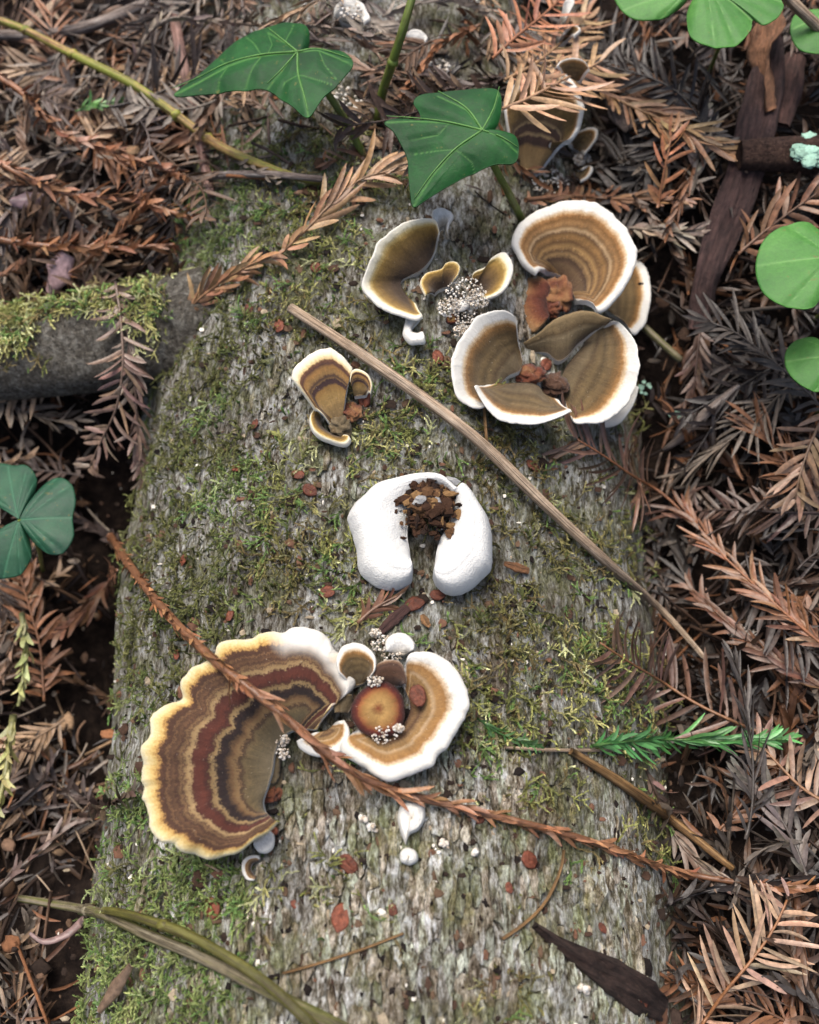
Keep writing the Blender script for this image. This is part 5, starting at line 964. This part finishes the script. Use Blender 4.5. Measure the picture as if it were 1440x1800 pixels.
def build_moss():
    r = np.random.default_rng(9); pro = [[moss_shoot(r, k) for _ in range(10 + 14 * k)] for k in (0, 1)]
    greens = np.array([C(146, 148, 88, 1)[:3], C(120, 124, 70, 1)[:3], C(176, 172, 114, 1)[:3], C(112, 140, 78, 1)[:3], C(136, 122, 82, 1)[:3], C(192, 194, 146, 1)[:3]])
    def scatter(N, kind, name, label, thr, cap_tri):
        px = r.uniform(-60, 1300, N); py = r.uniform(180, 1860, N); P = at_surf(px, py, 0.0)
        onlog = log_z(P[:, 0], P[:, 1]) > ground_z(P[:, 0], P[:, 1]) - .4
        dens = moss_d(px, py) + .55 * fbm(P[:, 0] * .55, P[:, 1] * .55, 201 + kind, 3) - .12
        keep = onlog & (dens > thr + r.uniform(-.25, .25, N)); P = P[keep]; px, py = px[keep], py[keep]; nr = normal_at(P[:, 0], P[:, 1], .4); n = len(P)
        yaw = r.uniform(0, 6.28, n); sc = r.uniform(.5, 1.0, n) * (1 if kind == 0 else .9); hue = fbm(P[:, 0] * .35, P[:, 1] * .35, 230, 3)
        Vs, Fs, Cs, o = [], [], [], 0
        for i in range(n):
            v, f, tc = pro[kind][int(r.integers(len(pro[kind])))]; z = nr[i] * .8 + np.array([0, 0, .35]); z /= np.linalg.norm(z)
            x = np.array([math.cos(yaw[i]), math.sin(yaw[i]), 0]); y = np.cross(z, x); y /= np.linalg.norm(y); x = np.cross(y, z)
            V = P[i] - nr[i] * .04 + (v[:, :1] * x + v[:, 1:2] * y + v[:, 2:] * z) * sc[i]
            g = greens[int(r.choice(6, p=[.28, .2, .14, .18, .14, .06]))] * r.uniform(.65, 1.2)
            if px[i] < 460: g = g * .5 + np.array(C(104, 136, 78, 1)[:3]) * .5
            if hue[i] < -.15: g = g * .45 + np.array(C(92, 76, 46, .9)[:3]) * .55
            Vs.append(V); Fs.append(f + o); o += len(V); Cs.append(tc[:, None] * g[None])
            if o > cap_tri * 3: break
        ob = obj(name, fast(name, np.vstack(Vs), np.vstack(Fs), True, {'Col': np.vstack(Cs)}), M['moss']); tag(ob, label, 'moss', None, 'stuff')
    scatter(17000, 0, 'moss', 'short olive moss carpet growing in patches on the log', .34, 420000)
    scatter(10000, 1, 'feather_moss', 'longer feathery green moss shoots trailing over the log', .33, 700000)
    # moss on top of the side branch
    Vs, Fs, Cs, o = [], [], [], 0
    for i in range(1900):
        k = int(r.integers(140, len(BRP) - 10)); a = r.normal(.12, .42); rk = 1.04 * float(np.interp(k / 199, np.linspace(0, 1, 6), [1.7, 1.55, 1.5, 1.45, 1.5, 1.9])); p = BRP[k] + np.array([r.normal(0, .12), math.sin(a) * rk, math.cos(a) * rk]); u = np.array([0, math.sin(a), math.cos(a)])
        if vn(p[0] * .5, p[1] * .8, 88) < -.5: continue
        v, f, tc = pro[0 if r.uniform() < .7 else 1][int(r.integers(10))]; t2 = r.uniform(0, 6.28); x = np.cross(u, [math.cos(t2), .2, math.sin(t2)]); x /= np.linalg.norm(x); y = np.cross(u, x)
        V = p + (v[:, :1] * x + v[:, 1:2] * y + v[:, 2:] * u) * r.uniform(.5, .9); Vs.append(V); Fs.append(f + o); o += len(V); Cs.append(tc[:, None] * (greens[int(r.integers(6))] * r.uniform(.9, 1.3))[None])
    ob = obj('branch_moss', fast('branch_moss', np.vstack(Vs), np.vstack(Fs), True, {'Col': np.vstack(Cs)}), M['moss']); tag(ob, 'yellow-green moss along the top of the side branch', 'moss', None, 'stuff')
build_moss()

# ------------------------------------------------------------------ seeds, crumbs, specks
def seed_mesh(k):
    n, m = 12, 7; u = np.linspace(0, 2 * math.pi, n, endpoint=False); v = np.linspace(.05, math.pi - .05, m); Vv, U = np.meshgrid(v, u, indexing='ij')
    x = np.sin(Vv) * np.cos(U); y = np.sin(Vv) * np.sin(U); z = np.cos(Vv) * (.2 - .06 * np.abs(y) ** 2) - .16 * np.exp(-(y / .18) ** 2) * (np.cos(Vv) > 0)
    w = 1 + .32 * fbm(x * 1.6 + k * 3, y * 1.6, k, 3)
    return fast('seed', np.stack([x * w, y * w * .72, z], -1).reshape(-1, 3) / S, grid_faces(m, n, True)[:, ::-1])
SEEDS = [seed_mesh(k) for k in range(5)]
spots = [(555, 470, 13), (490, 573, 14), (438, 542, 11), (246, 640, 13), (545, 862, 15), (524, 834, 12), (416, 822, 11), (938, 819, 14), (728, 1061, 17), (770, 1046, 13), (575, 1041, 14), (404, 1082, 10), (613, 1520, 16), (372, 1597, 20), (600, 1613, 21), (931, 1511, 16), (322, 984, 12), (1130, 1762, 13), (640, 700, 17), (448, 745, 11), (770, 628, 14), (960, 640, 15), (310, 1150, 9), (362, 486, 10), (1060, 1632, 9), (480, 1460, 9), (690, 1600, 9), (895, 1560, 8), (845, 1440, 9), (520, 1590, 9)]
LAND = [(585, 690, 'beside the small zoned fungus'), (430, 560, 'in moss near the tan brown sprig'), (240, 640, 'by the purplish feathery sprig'), (540, 480, 'in moss above the straw top'), (545, 850, 'between zoned fungus and white horseshoe'), (930, 800, 'below the rosette, past the straw'),
        (740, 1060, 'just below the white horseshoe fungus'), (580, 1040, 'left of the white horseshoe, in moss'), (350, 1030, 'in moss above the banded fan'), (610, 1520, 'on bare bark below the drip-shaped fungus'), (372, 1597, 'between banded fan and olive shoot'), (600, 1613, 'on bare bark by the hair-thin fibre'), (930, 1511, 'on bare bark below the scaly twig'), (1130, 1762, 'on the charred bark chip'), (770, 628, 'by the hooked white flap'), (960, 640, 'inside the rosette'), (420, 780, 'in the moss below the mossy branch'), (1060, 1632, 'above the charred bark chip')]
on_f = [(735, 1222, 17, 1.35)]
for i, (x, y, rp) in enumerate(spots + [q[:3] for q in on_f]):
    h = .08 if i < len(spots) else .75
    p = at_surf(x, y, h); o = obj('seed_scale', SEEDS[i % 5], M['seed'])
    sc = rp / 60.0 * 1.05; nz = Vector(normal_at(np.array(p[0]), np.array(p[1]))) + Vector((random.gauss(0, .15), random.gauss(0, .15), 0))
    q = nz.to_track_quat('Z', 'Y') @ Matrix.Rotation(random.uniform(0, 6.28), 3, 'Z').to_quaternion()
    o.location = Vector(p) * S; o.rotation_euler = q.to_euler(); o.scale = (sc * S, sc * S, sc * S)
    k = random.uniform(.75, 1.25); c = C(112, 62, 44); o.color = (c[0] * k, c[1] * k, c[2] * k, 1)
    if i < len(spots): tag(o, 'red-brown seed scale on the log ' + LAND[int(np.argmin([math.hypot(x - a, y - b) for a, b, _ in LAND]))][2], 'seed', 'red-brown seed scales on the log')
    else: tag(o, 'red-brown seed lying inside the tan rosette fungus', 'seed', 'red-brown seed scales on the log')
def crumbs(name, label, cat, pts, n, size, pal, seed, mat='crumb', heap=.25, amp=.3, res=(7, 5)):
    r = np.random.default_rng(seed); Vs, Fs, Cs, o = [], [], [], 0; ps = []
    for (x, y, rad, h) in pts:
        for k in range(n):
            a, q = r.uniform(0, 6.28), rad * math.sqrt(r.uniform(0, 1)); xx, yy = x + q * math.cos(a), y + q * math.sin(a) * .75
            ps.append((xx, yy, h + heap * max(0, 1 - (q / rad) ** 2) * r.uniform(0, 1)))
    ps = np.array(ps); PP = at_surf(ps[:, 0], ps[:, 1], ps[:, 2])
    for p in PP:
            V, F = lump_geo(p, r.uniform(*size), int(r.integers(900)), (1, r.uniform(.7, 1.2), r.uniform(.6, 1)), amp, *res)
            Vs.append(V); Fs.append(F + o); o += len(V); Cs.append(np.tile(np.array(pal[int(r.integers(len(pal)))][:3]) * r.uniform(.85, 1.1), (len(V), 1)))
    ob = obj(name, fast(name, np.vstack(Vs), np.vstack(Fs), True, {'Col': np.vstack(Cs)}), M[mat]); tag(ob, label, cat, None, 'stuff')
WP = [C(244, 240, 232, .68), C(232, 222, 208, .68), C(206, 190, 170, .68)]
crumbs('white_crumbs', 'heap of white frass crumbs between the ochre lobes', 'crumbs', [(818, 512, 34, .7), (840, 525, 22, .6), (790, 540, 22, .45)], 150, (.018, .045), WP, 1)
crumbs('white_crumbs', 'white frass crumbs spilling behind the cup lobe of the rosette', 'crumbs', [(826, 562, 26, .4), (812, 582, 16, .3)], 110, (.016, .04), WP, 2)
crumbs('white_crumbs', 'white frass crumbs below the stalked bracket', 'crumbs', [(968, 322, 34, .25), (1025, 280, 16, .4)], 130, (.02, .05), WP, 3)
crumbs('white_crumbs', 'white frass crumbs behind the yellow-brown button', 'crumbs', [(672, 1132, 20, .15), (690, 1150, 20, .3), (660, 1112, 10, .15)], 80, (.016, .04), WP, 4)
crumbs('white_crumbs', 'white frass crumbs along the front of the yellow-brown button', 'crumbs', [(676, 1292, 22, .75), (660, 1196, 16, .7), (700, 1280, 10, .75)], 50, (.018, .04), WP, 5)
crumbs('white_crumbs', 'white frass crumbs at the base of the banded fan', 'crumbs', [(492, 1300, 16, .45), (497, 1325, 14, .4)], 40, (.02, .05), WP, 6)
crumbs('white_crumbs', 'white crumbs in the far litter behind the large ivy leaf', 'crumbs', [(615, 18, 22, .9), (770, 120, 22, .3), (600, 170, 26, .2), (640, 190, 20, .2)], 40, (.03, .07), WP, 7)
crumbs('white_crumbs', 'white crumbs in right litter above the fern-like sprig', 'crumbs', [(1298, 1112, 18, .3), (1320, 1118, 14, .3)], 30, (.03, .07), WP, 8)
crumbs('white_crumbs', 'white chalky bits on the bare bark by the drip-shaped fungus', 'crumbs', [(775, 1490, 14, .05), (655, 1455, 10, .05), (640, 1440, 8, .05), (835, 1498, 5, .08)], 10, (.03, .09), WP, 9)
crumbs('white_crumbs', 'white bit stuck on the log above the charred chip', 'crumbs', [(1026, 1740, 10, .06)], 12, (.04, .09), WP, 10)
def specks():
    r = np.random.default_rng(15); Vs, Fs, Cs, o = [], [], [], 0; N = 2600
    px = r.uniform(100, 1250, N); py = r.uniform(350, 1830, N); ok = ~litter_ok(px, py); px, py = px[ok], py[ok]; P = at_surf(px, py, 0.02)
    pal = [C(46, 36, 30), C(70, 52, 42), C(96, 76, 60), C(110, 80, 64), C(30, 24, 22), C(228, 222, 210), C(160, 146, 124)]
    for p in P:
        k = int(r.choice(7, p=[.22, .2, .17, .12, .14, .07, .08])); V, F = lump_geo(p, r.uniform(.02, .05) if k == 5 else abs(r.normal(.03, .03)) + .015, int(r.integers(999)), (r.uniform(.6, 2.2), r.uniform(.6, 2.2), r.uniform(.2, .6)), .9, 6, 5)
        Vs.append(V); Fs.append(F + o); o += len(V); Cs.append(np.tile(np.array(pal[k][:3]), (len(V), 1)))
    ob = obj('bark_debris', fast('bark_debris', np.vstack(Vs), np.vstack(Fs), False, {'Col': np.vstack(Cs)}), M['crumb']); tag(ob, 'fine dark crumbs, bark dust and pale specks scattered on the log', 'debris', None, 'stuff')
specks()
